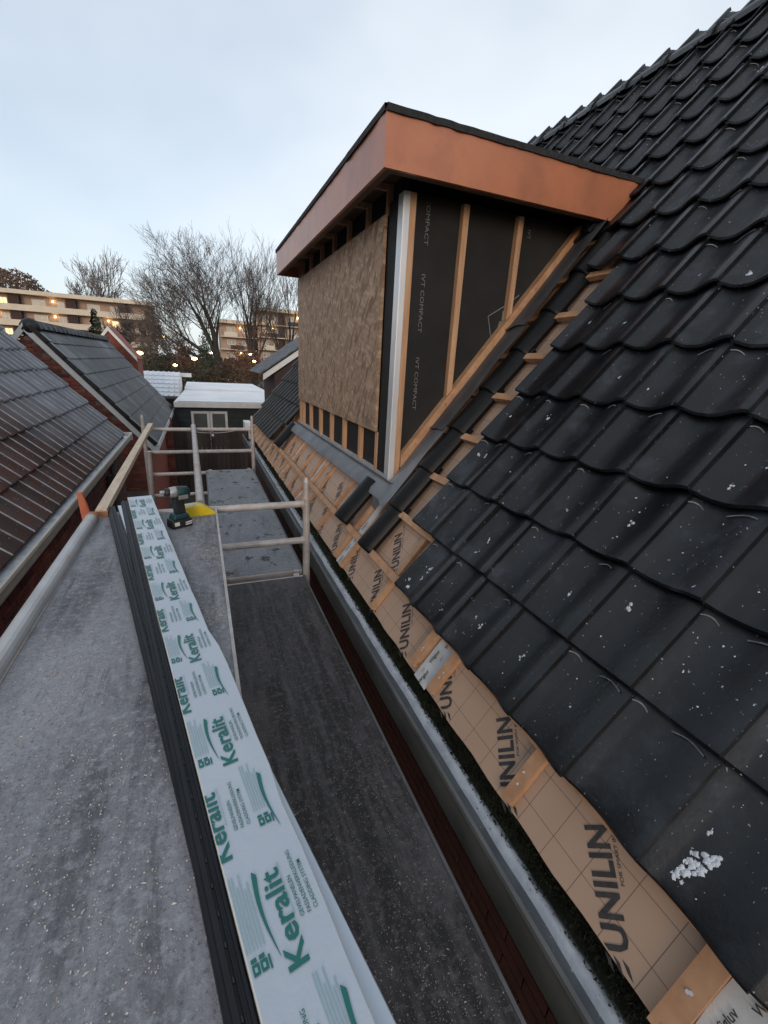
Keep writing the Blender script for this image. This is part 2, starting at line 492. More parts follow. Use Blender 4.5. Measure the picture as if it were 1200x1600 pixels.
def setp(o, label=None, cat=None, group=None, kind=None):
    if label: o['label'] = label
    if cat: o['category'] = cat
    if group: o['group'] = group
    if kind: o['kind'] = kind
    return o
def thing(name, loc, label, cat, group=None):
    o = bpy.data.objects.new(name, None)
    o.empty_display_size = 0.1
    o.location = loc
    COL.objects.link(o)
    o['org'] = list(loc)
    return setp(o, label, cat, group)
def org(p):
    while p.parent: p = p.parent
    return Vector(p['org']) if 'org' in p.keys() else Vector((0, 0, 0))
def part(name, mb, mats, parent=None, smooth=False, label=None, kind=None):
    off = org(parent) if parent else Vector((0, 0, 0))
    o = bpy.data.objects.new(name, mb.mesh(name, mats, off, smooth))
    COL.objects.link(o)
    if parent: o.parent = parent
    return setp(o, label, kind=kind)
def single(name, mb, mats, label, cat, group=None, kind=None, smooth=False, base=None):
    off = Vector(base) if base else Vector((0, 0, 0))
    o = bpy.data.objects.new(name, mb.mesh(name, mats, off, smooth))
    o.location = off
    o['org'] = list(off)
    COL.objects.link(o)
    return setp(o, label, cat, group, kind)
def project(P):
    q = Vector((P.dot(cx), P.dot(cy), P.dot(fwd)))
    if q.z < 0.05: return None
    return (600 + F * q.x / q.z, 800 + F * q.y / q.z)
def pieces(name, me, mats4, parent, cap=300, field=None, margin=260, alts=None):
    """every piece an object of its own; past the cap (or out of frame) one joined field"""
    sc = []
    for M in mats4:
        c = M @ Vector((0.1, 0.15, 0.0))
        p = project(c)
        vis = p is not None and -margin < p[0] < 1200 + margin and -margin < p[1] < 1600 + margin
        sc.append((0 if vis else 1, c.length, M))
    sc.sort(key=lambda t: (t[0], t[1]))
    off = Matrix.Translation(-org(parent))
    rest = [t[2] for t in sc[cap:]]
    for t in sc[:cap]:
        o = bpy.data.objects.new(name, random.choice(alts) if alts else me)
        COL.objects.link(o)
        o.parent = parent
        o.matrix_local = off @ t[2]
    if rest:
        mb = MB()
        vs = [v.co.copy() for v in me.vertices]
        fs = [tuple(p.vertices) for p in me.polygons]
        mi = [p.material_index for p in me.polygons]
        for M in rest:
            o = len(mb.v)
            mb.v += [M @ v for v in vs]
            mb.f += [[i + o for i in f] for f in fs]
            mb.mi += mi
        part(field or name + '_field', mb, list(me.materials), parent, smooth=bool(me.polygons[0].use_smooth), kind='stuff')

FONT_CACHE = {}
def text_geo(txt, bold=0.0, spacing=1.0, shear=0.0):
    """flat glyph mesh; x range normalised to start at 0, cap height 1"""
    key = (txt, bold, spacing, shear)
    if key in FONT_CACHE: return FONT_CACHE[key]
    cu = bpy.data.curves.new('t', 'FONT')
    cu.body = txt
    cu.size = 1.0
    cu.offset = bold
    cu.space_character = spacing
    cu.shear = shear
    cu.resolution_u = 2
    ob = bpy.data.objects.new('t', cu)
    COL.objects.link(ob)
    dg = bpy.context.evaluated_depsgraph_get()
    me = bpy.data.meshes.new_from_object(ob.evaluated_get(dg))
    vs = [v.co.copy() for v in me.vertices]
    fs = [tuple(p.vertices) for p in me.polygons]
    bpy.data.objects.remove(ob)
    bpy.data.curves.remove(cu)
    bpy.data.meshes.remove(me)
    if vs:
        x0, x1 = min(v.x for v in vs), max(v.x for v in vs)
        vs = [Vector((v.x - x0, v.y, 0)) for v in vs]
        w = x1 - x0
    else: w = 0
    FONT_CACHE[key] = (vs, fs, w)
    return FONT_CACHE[key]
CAPH = 0.729
def put_text(mb, txt, o, xd, yd, length=None, height=None, clip=None, bold=0.0, spacing=1.0, mi=0, shear=0.0):
    """lay text with origin o, running along xd, up along yd; clip=[(point, normal)...] keeps the side the normal points to"""
    vs, fs, w = text_geo(txt, bold, spacing, shear)
    sx = length / w if length else height / CAPH
    sy = height / CAPH if height else sx
    P = [o + xd * (v.x * sx) + yd * (v.y * sy) for v in vs]
    if clip:
        bm = bmesh.new()
        bv = [bm.verts.new(p) for p in P]
        for f in fs:
            try: bm.faces.new([bv[i] for i in f])
            except ValueError: pass
        for (cp, cn) in clip:
            bmesh.ops.bisect_plane(bm, geom=bm.verts[:] + bm.edges[:] + bm.faces[:], dist=1e-6, plane_co=cp, plane_no=-cn, clear_outer=True)
        bm.verts.index_update()
        P = [v.co.copy() for v in bm.verts]
        fs = [tuple(v.index for v in f.verts) for f in bm.faces]
        bm.free()
    if fs: mb.add(P, fs, mi)

# ================================================================== GROUND
gm = MB()
gm.add([(-900, -300, -4.4), (900, -300, -4.4), (900, 1500, -4.4), (-900, 1500, -4.4)], [(0, 1, 2, 3)])
o = part('ground', gm, m_ground)
o['kind'] = 'structure'

# ================================================================== HOUSE WITH THE BLACK ROOF (right)
UD = Vector((CT, 0, ST))
ND = Vector((-ST, 0, CT))
VD = Vector((0, 1, 0))
O0 = Vector((1.001, 0, -1.205))
def RP(u, v, h=0.0): return O0 + UD * u + VD * v + ND * h
RM = Matrix((-VD, UD, ND)).transposed().to_4x4()          # local x = towards camera, y = up slope, z = out of roof
TW, TE = 0.26, 0.343
YJ = 1.245                                                 # a joint between columns
V_END, U_TOP = 9.62, 4.86
house = thing('tiled_house', (1.2, 3.0, -4.4), 'brick house under black pantiles, eave stripped to brown insulation boards beside the scaffold', 'house')

def tile_profile(t):
    if t < 0.25:
        k = t / 0.25
        return 0.032 * (0.5 + 0.5 * math.cos(math.pi * k))
    if t < 0.40: return 0.0
    k = (t - 0.40) / 0.60
    return 0.056 * (k * k * (3 - 2 * k)) * (1 if k < 0.92 else 1 - (k - 0.92) * 0.8)
def make_tile(width, expo, prof, name, mats, nseg=12, over=0.07, thick=0.026, rise=0.036, rib=True, w_over=0.012, crest=None):
    mb = MB()
    ts = [k / nseg for k in range(nseg + 1)]
    rows = [(-0.004, 0.55), (0.004, 0.9), (0.018, 1.0), (expo * 0.5, 1.0), (expo + over, 1.0)]
    L_ = expo + over
    vs = []
    for (y, kk) in rows:
        for t in ts:
            base = rise * (1 - max(y, 0) / expo)
            z = base + prof(t) - (1 - kk) * thick
            vs.append((t * (width + w_over) , y, z))
    n = nseg + 1
    for t in ts:                                            # underside row at the nose
        vs.append((t * (width + w_over), 0.004, rise + prof(t) - thick * 1.15))
    for t in ts:
        vs.append((t * (width + w_over), 0.09, rise * 0.7 + prof(t) - thick * 1.1))
    fs, fc = [], []
    for r in range(len(rows) - 1):
        for k in range(nseg):
            if crest and crest[0] <= (k + .5) / nseg <= crest[1] and r > 0: fc.append((r * n + k, r * n + k + 1, (r + 1) * n + k + 1, (r + 1) * n + k))
            else: fs.append((r * n + k, r * n + k + 1, (r + 1) * n + k + 1, (r + 1) * n + k))
    b0 = len(rows) * n
    for k in range(nseg):
        fs.append((k + 1, k, b0 + k, b0 + k + 1))
        fs.append((b0 + k + 1, b0 + k, b0 + n + k, b0 + n + k + 1))
    mb.add(vs, fs)
    mb.f += fc
    mb.mi += [1] * len(fc)
    # side skirts so that the joint reads as a real step
    for e in (0, nseg):
        x = ts[e] * (width + w_over)
        z0, z1 = rise + prof(ts[e]), prof(ts[e]) - rise * over / expo
        mb.add([(x, 0, z0), (x, L_, z1), (x, L_, z1 - thick), (x, 0, z0 - thick)], [(0, 1, 2, 3)])
    if rib:
        for (a, c) in (((0.04, 0.22), (0.52, 0.93)) if rib is True else rib):
            q = []
            K_ = 6
            for k in range(K_ + 1):
                t = a + (c - a) * k / K_
                x = t * width
                y = expo - 0.03 + 0.010 * math.sin(math.pi * k / K_)
                z = prof(t) + 0.0035 + rise * (1 - y / expo)
                q += [(x, y - 0.0022, z), (x, y + 0.0022, z + 0.001)]
            mb.add(q, [(2 * k, 2 * k + 2, 2 * k + 3, 2 * k + 1) for k in range(K_)], 1)
    me = mb.mesh(name, mats, smooth=True)
    me.set_sharp_from_angle(angle=R(35))
    return me
me_tile = make_tile(TW, TE, tile_profile, 'roof_tile', [m_tile, m_tilefrost])
me_tiles = [me_tile] + [make_tile(TW, TE, tile_profile, 'roof_tile', [m_tile, m_tilefrost], rib=r_) for r_ in (((.58, .9),), ((.05, .2), (.7, .93)), ((.06, .17),), ((.5, .8),))] + [make_tile(TW, TE, tile_profile, 'roof_tile', [m_tile, m_tilefrost], rib=False)]
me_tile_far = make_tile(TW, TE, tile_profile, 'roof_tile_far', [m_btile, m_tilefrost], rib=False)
def jit(a=0.003): return Matrix.Translation((ru(-a, a) * .5, ru(-a, a), ru(0, a))) @ Matrix.Rotation(ru(-.009, .009), 4, 'Z') @ Matrix.Rotation(ru(-.011, .005), 4, 'X')
near, far = [], []
row = 0
while row * TE < U_TOP - 0.05:
    u = row * TE
    for i in range(-33, 8):
        v0 = YJ - i * TW                                    # far joint of this tile
        if v0 > V_END + 0.1: continue
        v1 = v0 - TW
        vf = 2.04 if row == 0 else 2.36                     # the near field starts here
        in_dormer = 0.2 < u + 0.2 and u < 2.95 and 2.4 < v0 and v1 < 6.72
        M = Matrix.Translation(RP(u, v0)) @ RM @ jit()
        if v0 <= vf: near.append(M)
        elif v1 > 6.6 and (row > 0 or v1 > 6.72): far.append(M)
        elif row >= 8 or (row == 7 and v0 < 2.7): near.append(M)
    row += 1
pieces('roof_tile', me_tile, near, house, cap=290, field='roof_tile_field', alts=me_tiles)
pieces('roof_tile', me_tile_far, far, house, cap=130, field='far_roof_tile_field')

# half tiles along the dormer flashing and the loose tiles below it
def half_prof(t): return 0.066 * math.sin(math.pi * min(1, max(0, t))) ** 0.65
me_half = make_tile(0.17, TE, half_prof, 'cut_tile', [m_cut, m_tilefrost], nseg=14, rib=False, rise=0.022)
cuts = [Matrix.Translation(RP(r * TE - (0.0 if r else 0.012), 2.748 + (0.0 if r else 0.01), -0.034)) @ RM @ jit(.006) for r in range(0, 8)]
cuts.append(Matrix.Translation(RP(0.0, 3.30, 0.0)) @ RM @ Matrix.Scale(1.1, 4, (1, 0, 0)) @ Matrix.Rotation(0.03, 4, 'Z'))
cuts.append(Matrix.Translation(RP(0.02, 6.62, 0.0)) @ RM @ Matrix.Scale(1.3, 4, (1, 0, 0)))
pieces('cut_tile', me_half, cuts, house)

# insulation boards, counter battens, tape, tile battens
H_INS = -0.075
cbs = [(-.35, .09), (0.272, .056), (0.868, .048), (1.445, .05), (1.645, .052), (2.22, .045), (2.86, .048), (3.05, .05), (3.66, .045), (4.25, .045), (4.52, .05), (4.72, .05), (5.12, .045), (5.60, .045), (5.84, .05), (6.25, .045), (6.70, .045), (7.05, .05), (7.37, .045), (7.8, .045), (8.2, .05), (8.6, .045), (9.0, .045), (9.4, .045)]
edges = [-0.6, 0.17, 1.555, 2.955, 4.62, 5.72, 7.0, 8.2, V_END]
panels = []
for a, b in zip(edges[:-1], edges[1:]):
    mb = MB()
    n = 24
    top = [RP(-0.252 + 0.006 * noise.noise(Vector((a * 3 + k * .37, 1, 2))), a + 0.0015 + (b - a - 0.003) * k / n, H_INS) for k in range(n + 1)]
    up = [RP(U_TOP, a + 0.0015 + (b - a - 0.003) * k / n, H_INS) for k in range(n + 1)]
    vs = top + up + [p - ND * 0.10 for p in top]
    fs = [(k, k + 1, n + 2 + k, n + 1 + k) for k in range(n)] + [(2 * n + 2 + k, 2 * n + 3 + k, k + 1, k) for k in range(n)]
    mb.add(vs, fs)
    panels.append((a, b, part('insulation_panel', mb, m_insul, house)))
XT = (UD * 0.64 + VD * 0.768).normalized()                  # direction in which the print runs
YT = ND.cross(XT)
def panel_at(v):
    for a, b, o in panels:
        if a <= v < b: return o
    return panels[-1][2]
def unilin(u, v, L_=0.335, inkm=m_ink):
    mb = MB()
    p = RP(u, v, H_INS + 0.002)
    clip = [(RP(-0.246, v, 0), UD)]
    s = L_ / 0.335
    for k in range(3):                                      # the three-wing emblem in front of the word
        a = p + YT * (0.004 + 0.022 * k) * s + XT * (0.006 * k) * s
        q = [a, a + XT * 0.028 * s + YT * 0.004 * s, a + XT * 0.042 * s + YT * 0.018 * s, a + XT * 0.018 * s + YT * 0.011 * s]
        mb.add(q, [(0, 1, 2, 3)])
    put_text(mb, 'UNILIN', p + XT * 0.055 * s, XT, YT, length=0.275 * s, height=0.068 * s, bold=0.03, clip=clip, spacing=1.05)
    put_text(mb, 'FOR SMART INSULATION', p + XT * 0.19 * s - YT * 0.022 * s, XT, YT, length=0.2 * s, height=0.011 * s, clip=clip)
    part('printed_lettering', mb, inkm, panel_at(v + 0.1))
v = 0.335
while v < 8.6:
    unilin(-0.240, v + 0.018)
    if 1.9 < v < 6.5: unilin(0.03, v + 0.10)
    v += 0.455
def cbatten(v, w, u0, u1, name='counter_batten', h0=H_INS + 0.001, h1=-0.048):
    mb = MB()
    a, b = v - w / 2, v + w / 2
    u0 += ru(-.012, .012)
    P = [RP(u0, a, h0), RP(u0 + ru(-.006, .006), b, h0), RP(u1, b, h0), RP(u1, a, h0), RP(u0, a, h1), RP(u0 + ru(-.006, .006), b, h1), RP(u1, b, h1), RP(u1, a, h1)]
    mb.add(P, [(0, 3, 2, 1), (4, 5, 6, 7), (0, 1, 5, 4), (2, 3, 7, 6), (1, 2, 6, 5), (3, 0, 4, 7)])
    o = part(name, mb, m_wood, house)
    sm = MB()
    for uu in (-0.15, -0.13):
        if v < 2:
            c = RP(uu + ru(-.02, .02), v + ru(-.01, .01), h1 + 0.001)
            sm.tube(c, c + ND * 0.002, 0.005, n=8)
    if sm.v: part('screw_head', sm, m_alu, o)
for v, w in cbs: cbatten(v, w, -0.243, U_TOP)
for v, w in ((1.545, 0.115), (2.955, 0.10), (4.62, 0.09), (5.72, 0.08), (7.2, .08), (0.19, 0.105)):
    mb = MB()
    n = 10
    vs = []
    for k in range(n + 1):
        u = -0.258 + (0.35 + 0.258) * k / n
        for e in (-1, 1):
            vs.append(RP(u + (0.008 * noise.noise(Vector((v, k, e))) if k == 0 else 0), v + e * w / 2 + 0.004 * noise.noise(Vector((v * 5, k * .6, e))), H_INS + 0.004 + 0.002 * noise.noise(Vector((v * 9, k, e)))))
    mb.add(vs, [(2 * k, 2 * k + 1, 2 * k + 3, 2 * k + 2) for k in range(n)])
    tp = part('tape_strip', mb, m_tape, house)
    mb = MB()
    for k in range(4):
        u = -0.262 + 0.105 * k
        put_text(mb, 'Wigluv', RP(u, v - 0.012 + 0.024 * (k % 2), H_INS + 0.0085), UD, VD, length=0.075, bold=0.02)
        put_text(mb, 'SIGA', RP(u + 0.045, v + 0.022 - 0.05 * (k % 2), H_INS + 0.0085), UD, VD, length=0.022)
    part('printed_lettering', mb, m_ink, tp)
row = 0
while row * TE < U_TOP:
    u = row * TE + (0.0 if row == 0 else -0.012)
    spans = [(-0.5, V_END)] if (row == 0 or row > 8) else [(-0.5, 3.0), (6.4, V_END)]
    for a, b in spans:
        mb = MB()
        n = max(2, int((b - a) / 0.13))
        vs = []
        for k in range(n + 1):
            vv = a + (b - a) * k / n
            wob = 0.005 * noise.noise(Vector((vv * 1.7, row * 3.1, 0)))
            for (du, h) in ((-0.020, -0.047), (0.026, -0.047), (0.026, -0.012), (-0.020, -0.012)):
                vs.append(RP(u + du + wob, vv, h + wob))
        fs = []
        for k in range(n):
            for e in range(4): fs.append((4 * k + e, 4 * k + (e + 1) % 4, 4 * k + 4 + (e + 1) % 4, 4 * k + 4 + e))
        mb.add(vs, fs)
        part('tile_batten', mb, m_wood, house)
    row += 1
# ridge caps and back slope
me_rb = MB()
for k in range(9):
    t = math.pi * k / 8
    for (y, r) in ((0, 0.132), (0.05, 0.134), (0.065, 0.124), (0.42, 0.118)):
        me_rb.v.append(Vector((r * math.cos(t), y, r * math.sin(t) * 0.9)))
for k in range(8):
    for e in range(3):
        me_rb.f.append([k * 4 + e, k * 4 + e + 1, k * 4 + 5 + e, k * 4 + 4 + e]); me_rb.mi.append(0)
me_rb.f.append([k * 4 for k in range(9)]); me_rb.mi.append(0)
me_ridge = me_rb.mesh('ridge_tile', [m_tile], smooth=True)
me_ridge.set_sharp_from_angle(angle=R(40))
rp = RP(U_TOP + 0.0, 0, 0.0)
pieces('ridge_tile', me_ridge, [Matrix.Translation((rp.x + 0.03, -0.4 + 0.4 * k, rp.z + 0.0)) @ jit(.006) for k in range(25)], house)
mb = MB()
mb.add([RP(U_TOP, -3, -.02), RP(U_TOP, V_END, -.02), Vector((rp.x + 3.2, V_END, -1.3)), Vector((rp.x + 3.2, -3, -1.3))], [(0, 1, 2, 3)])
part('back_roof_slope', mb, m_tile, house)
# brick walls of the house
mb = MB()
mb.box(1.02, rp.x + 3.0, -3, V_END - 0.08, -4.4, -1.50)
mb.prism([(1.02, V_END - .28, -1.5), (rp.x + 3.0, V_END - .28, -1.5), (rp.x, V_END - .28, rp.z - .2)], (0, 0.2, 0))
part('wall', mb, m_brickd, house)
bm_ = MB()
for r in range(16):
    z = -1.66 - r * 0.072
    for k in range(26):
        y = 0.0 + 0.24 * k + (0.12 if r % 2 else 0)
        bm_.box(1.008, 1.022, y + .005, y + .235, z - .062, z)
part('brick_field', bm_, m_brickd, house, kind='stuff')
# gutter: folded zinc section swept along the eave
prof = [(0.985, -1.475), (0.985, -1.600), (0.768, -1.600), (0.764, -1.480), (0.770, -1.468), (0.764, -1.456), (0.752, -1.458), (0.748, -1.470), (0.754, -1.486), (0.756, -1.612), (0.995, -1.612), (0.997, -1.475)]
mb = MB()
ny = 30
for k in range(ny + 1):
    y = -0.8 + (9.39 + 0.8) * k / ny
    for (x, z) in prof: mb.v.append(Vector((x + 0.003 * noise.noise(Vector((y * 1.3, 2, 0))), y, z + 0.004 * noise.noise(Vector((y, 0, 3))))))
n = len(prof)
for k in range(ny):
    for e in range(n):
        mb.f.append([k * n + e, k * n + (e + 1) % n, (k + 1) * n + (e + 1) % n, (k + 1) * n + e])
        mb.mi.append(1 if e == 1 else 0)
mb.f.append([ny * n + e for e in range(n)]); mb.mi.append(0)
gut = part('gutter', mb, [m_zinc, m_gutin], house)
mb = MB()
mb.box(0.90, 1.25, V_END - .03, V_END + .02, -1.60, -1.30)
mb.box(0.84, 0.97, V_END + .03, V_END + .5, -1.44, -1.27)
part('white_soffit_box', mb, m_white, house)

# snow lying in the gutter bed
mb = MB()
ny = 260
for k in range(ny + 1):
    y = -0.3 + 9.5 * k / ny
    w = 0.5 + 0.5 * noise.noise(Vector((y * 1.1, 5, 1)))
    e = 0.012 * noise.noise(Vector((y * 14, 1, 1)))
    x0 = 0.866 + 0.008 * noise.noise(Vector((y * 4, 0, 7)))
    x1 = 0.898 + 0.022 * w + e
    hh = 0.012 + 0.010 * w
    fade = 1.0 if y < 3.0 else max(0.25, 1 - (y - 3.0) * 0.5)
    for (x, z) in ((x0, -1.5985), (x0 + 0.012, -1.5985 + hh * .7 * fade), ((x0 + x1) / 2, -1.598 + hh * fade), (x1, -1.598 + hh * .8 * fade), (x1 + .012, -1.599)):
        mb.v.append(Vector((x, y, z)))
for k in range(ny):
    for e in range(4): mb.f.append([k * 5 + e, k * 5 + e + 1, k * 5 + 6 + e, k * 5 + 5 + e]); mb.mi.append(0)
single('gutter_snow', mb, m_snow, 'strip of white snow lying along the zinc gutter under the black roof', 'snow', kind='stuff', smooth=True)
# moss along the eave edge
mb = MB()
for k in range(42000):
    y = ru(-0.1, 9.2) if rnd() < .45 else ru(-0.1, 3.2)
    x = 0.934 + abs(random.gauss(0, 0.024)) * (1 if rnd() < .8 else -0.8)
    z = -1.568 + (x - .92) * 0.8 + 0.012 * noise.noise(Vector((y * 7, x * 30, 0)))
    a, s = ru(0, 6.28), ru(0.004, 0.012)
    d = Vector((math.cos(a), math.sin(a), 0)) * s
    t = Vector((ru(-.8, .5) * s, ru(-.8, .8) * s, s * ru(0.6, 1.8)))
    c = Vector((x, y, z))
    mb.add([c - d * .5, c + d * .5, c + t], [(0, 1, 2)])
mb.add([(0.918, -.3, -1.588), (0.982, -.3, -1.50), (0.982, 9.3, -1.50), (0.918, 9.3, -1.588)], [(0, 1, 2, 3)])
single('moss', mb, m_moss, 'dark moss fringe growing between the gutter snow and the brown insulation boards', 'moss', kind='stuff')

# snow crumbs on the near tiles
mb = MB()
def crumb(u, v, r, n=1):
    for _ in range(n):
        uu, vv = u + random.gauss(0, r * 1.3 if n > 1 else 0), v + random.gauss(0, r * 1.0 if n > 1 else 0)
        fr = (uu % TE)
        t = ((YJ + 10 * TW - vv) % TW) / TW
        h = tile_profile(t) + 0.036 * (1 - fr / TE)
        mb.blob(RP(uu, vv, h + r * .02), r * ru(.45, 1.15), (1, 1.15, .24), RM.to_3x3(), jit=.42, n=8, rings=4)
for row in range(0, 13):
    for i in range(-5, 6):
        u0, v0 = row * TE, YJ - i * TW
        if v0 > 2.35 and row < 8: continue
        dens = 1.0 if row < 4 else (0.8 if row < 7 else 0.35)
        for _ in range(int(ru(3, 12) * dens)):
            crumb(u0 + ru(.03, .29), v0 - TW * ru(.15, .6), ru(.0012, .0035))
        for _q in range((1 if rnd() < .85 * dens else 0) + (1 if rnd() < .4 * dens else 0)):
            cu_, cv_ = u0 + ru(.04, .25), v0 - TW * ru(.2, .55)
            crumb(cu_, cv_, ru(.004, .0068), int(ru(3, 9)))
for (u, v) in ((0.045, .393), (0.06, .385), (0.085, .385), (0.10, .378), (0.125, .366), (0.135, .358), (0.05, .40), (0.095, .372)): crumb(u, v, 0.0075, 9)
crumb(0.045, 1.95, 0.007, 6); crumb(0.07, 1.98, .006, 6)
single('snow_crumbs', mb, m_snow, 'scattered crumbs of snow on the black glazed tiles', 'snow', kind='stuff', smooth=True)

# ================================================================== DORMER
dormer = thing('dormer', (1.3, 3.0, -0.83), 'unfinished dormer with chipboard front, black membrane cheek and red-brown plywood fascia', 'dormer')
XF, YC, YE = 1.30, 3.03, 6.30
ZB, ZT = -0.83, 1.06
def roofz(x, h=0.0): return -1.205 + (x - 1.001 + ST * h) * ST / CT + CT * h
def roofx(z): return 1.001 + (z + 1.205) * CT / ST
mb = MB()
mb.prism([(XF + .05, YC, ZB - .05), (XF + .05, YC, ZT + .02), (roofx(ZT), YC, ZT + .02)], (0, 0.02, 0))
part('membrane_cheek', mb, m_memb, dormer)
mb = MB()
mb.box(XF + .035, XF + .05, YC + .021, YE, ZB - .04, ZT + .125)
mb.prism([(XF + .05, YE, ZB - .05), (XF + .05, YE, ZT), (roofx(ZT), YE, ZT)], (0, 0.02, 0))
part('membrane_front', mb, m_memb, dormer)
mb = MB()
n = 20
P = [Vector((XF - .022, 3.285 + 0.004 * noise.noise(Vector((k, 0, 0))), -.497 + 1.497 * k / n)) for k in range(n + 1)]
Q = [Vector((XF - .022, 6.27, -.488 + 1.49 * k / n)) for k in range(n + 1)]
vs = P + Q + [p + Vector((.022, 0, 0)) for p in P] + [p + Vector((.022, 0, 0)) for p in Q]
m_ = n + 1
mb.add(vs, [(k, k + 1, m_ + k + 1, m_ + k) for k in range(n)] + [(2 * m_ + k, 2 * m_ + k + 1, k + 1, k) for k in range(n)] + [(0, m_, 3 * m_, 2 * m_), (n, m_ + n, 3 * m_ + n, 2 * m_ + n), (m_ + 0, 3 * m_, 3 * m_ + n, m_ + n)])
osb = part('chipboard_panel', mb, m_osb, dormer)
mb = MB()
for (y, z) in ((3.34, .9), (3.36, -.2), (4.5, .95), (5.6, .9), (4.8, -.42), (3.33, -.42), (6.1, .3), (4.0, .93)):
    mb.tube((XF - .0235, y, z), (XF - .021, y, z), .006, n=7)
part('screw_head', mb, m_rail, osb)
for y in (3.30, 3.72, 4.21, 4.68, 5.16, 5.66, 6.10, 6.27):
    mb = MB()
    mb.box(XF - .004, XF + .034, y - .022, y + .022, ZB + .03, -.502)
    part('stud', mb, m_woodv, dormer)
    mb = MB()
    mb.box(XF - .003, XF + .034, y - .020, y + .020, 1.002, ZT + .122)
    part('stud', mb, m_woodv, dormer)
    mb = MB()
    mb.box(1.116, XF - .004, y - .017, y + .017, ZT + .085, ZT + .122)
    part('rafter_end', mb, m_woodv, dormer)
mb = MB()
mb.box(XF - .006, XF + .034, 3.08, 6.29, ZB - .02, ZB + .028)
part('sill_profile', mb, m_alu, dormer)
# corner: black strip, aluminium angle, corner stud
mb = MB()
mb.box(XF + .005, XF + .034, YC + .06, 3.27, ZB + .029, ZT)
part('membrane_strip', mb, m_memb, dormer)
mb = MB()
mb.box(XF - .014, XF - .008, YC - .040, YC + .040, ZB - .02, ZT)
mb.box(XF - .008, XF + .030, YC - .046, YC - .040, ZB - .02, ZT)
part('corner_profile', mb, m_alu, dormer)
def cstud(x0, x1, y0=YC - .045, mats=m_woodv):
    mb = MB()
    zb0, zb1 = roofz(x0, .062), roofz(x1, .062)
    mb.add([(x0, y0, zb0), (x1, y0, zb1), (x1, y0, ZT), (x0, y0, ZT), (x0, YC - .001, zb0), (x1, YC - .001, zb1), (x1, YC - .001, ZT), (x0, YC - .001, ZT)],
           [(0, 1, 2, 3), (4, 7, 6, 5), (0, 4, 5, 1), (1, 5, 6, 2), (3, 2, 6, 7), (0, 3, 7, 4)])
    o = part('stud', mb, mats, dormer)
    mb = MB()
    for k in range(5):
        z = zb1 + (ZT - zb1) * (k + .5) / 5
        mb.tube(((x0 + x1) / 2 + ru(-.008, .008), y0 - .001, z), ((x0 + x1) / 2, y0 + .001, z), .0042, n=6)
    part('nail_head', mb, m_rust, o)
mb = MB()
mb.box(XF + .031, XF + .075, YC - .045, YC - .001, ZB - .02, ZT)
part('corner_stud', mb, m_woodv, dormer)
cstud(1.728, 1.772)
cstud(2.180, 2.224)
mb = MB()
a, b = XF + .078, 2.74
P = [Vector((a, YC - .064, roofz(a, .006))), Vector((b, YC - .064, roofz(b, .006))), Vector((b, YC - .064, roofz(b, .060))), Vector((a, YC - .064, roofz(a, .060)))]
mb.prism(P, (0, .063, 0))
sb = part('sloping_batten', mb, m_wood, dormer)
mb = MB()
for k in range(6):
    x = a + (b - a) * (k + .5) / 6
    mb.tube((x, YC - .065, roofz(x, .03 + ru(-.012, .012))), (x, YC - .063, roofz(x, .03)), .006, n=7)
part('wood_knot', mb, m_rust, sb)
# print on the membrane
mb = MB()
for z0, s in ((0.615, .37), (0.075, .37), (1.16, .37)):
    put_text(mb, 'IVT COMPACT', Vector((1.470, YC - .003, z0)), Vector((0, 0, -1)), Vector((1, 0, 0)), length=s, height=.030, clip=[(Vector((0, 0, 1.04)), Vector((0, 0, -1)))])
put_text(mb, 'IVT', Vector((2.30, YC - .003, 1.0)), Vector((0, 0, -1)), Vector((1, 0, 0)), height=.030)
part('printed_lettering', mb, m_inkg, dormer)
mb = MB()
def strip(p, q, w=.007):
    p, q = Vector(p), Vector(q)
    d = (q - p).normalized()
    nn = Vector((0, 1, 0)).cross(d) * (w / 2)
    mb.add([p - nn, q - nn, q + nn, p + nn], [(0, 1, 2, 3)])
yy = YC - .003
strip((2.10, yy, .23), (2.045, yy, .40)); strip((2.045, yy, .40), (2.21, yy, .50)); strip((2.21, yy, .50), (2.30, yy, .57))
mb.add([(2.13, yy, .30), (2.155, yy, .375), (2.19, yy, .38), (2.175, yy, .36)], [(0, 1, 2, 3)])
mb.add([(2.17, yy, .37), (2.17, yy, .45), (2.20, yy, .45), (2.20, yy, .39)], [(0, 1, 2, 3)])
part('printed_emblem', mb, m_inkg, dormer)
# fascias, soffit, roof felt
FX, FY, FZ0, FZ1, FE = 1.045, 2.73, 1.057, 1.330, 6.46
mb = MB()
mb.box(FX, FX + .022, FY + .0225, FE, FZ0, FZ1)
part('front_fascia', mb, m_ply, dormer)
mb = MB()
xa, xb = roofx(FZ0) - .015, roofx(FZ1) + .0
mb.prism([(FX, FY, FZ0), (xa, FY, FZ0), (xb, FY, FZ1), (FX, FY, FZ1)], (0, .022, 0))
part('side_fascia', mb, m_ply, dormer)
mb = MB()
mb.prism([(FX, FE + .0005, FZ0), (xa, FE + .0005, FZ0), (xb, FE + .0005, FZ1), (FX, FE + .0005, FZ1)], (0, .022, 0))
part('side_fascia', mb, m_ply, dormer)
mb = MB()
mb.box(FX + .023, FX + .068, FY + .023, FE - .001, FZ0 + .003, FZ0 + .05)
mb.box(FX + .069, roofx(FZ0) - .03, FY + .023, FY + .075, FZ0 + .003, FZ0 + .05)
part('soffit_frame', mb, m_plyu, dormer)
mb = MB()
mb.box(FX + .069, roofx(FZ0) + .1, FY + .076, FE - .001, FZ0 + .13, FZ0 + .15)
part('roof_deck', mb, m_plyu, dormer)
mb = MB()
ns = 40
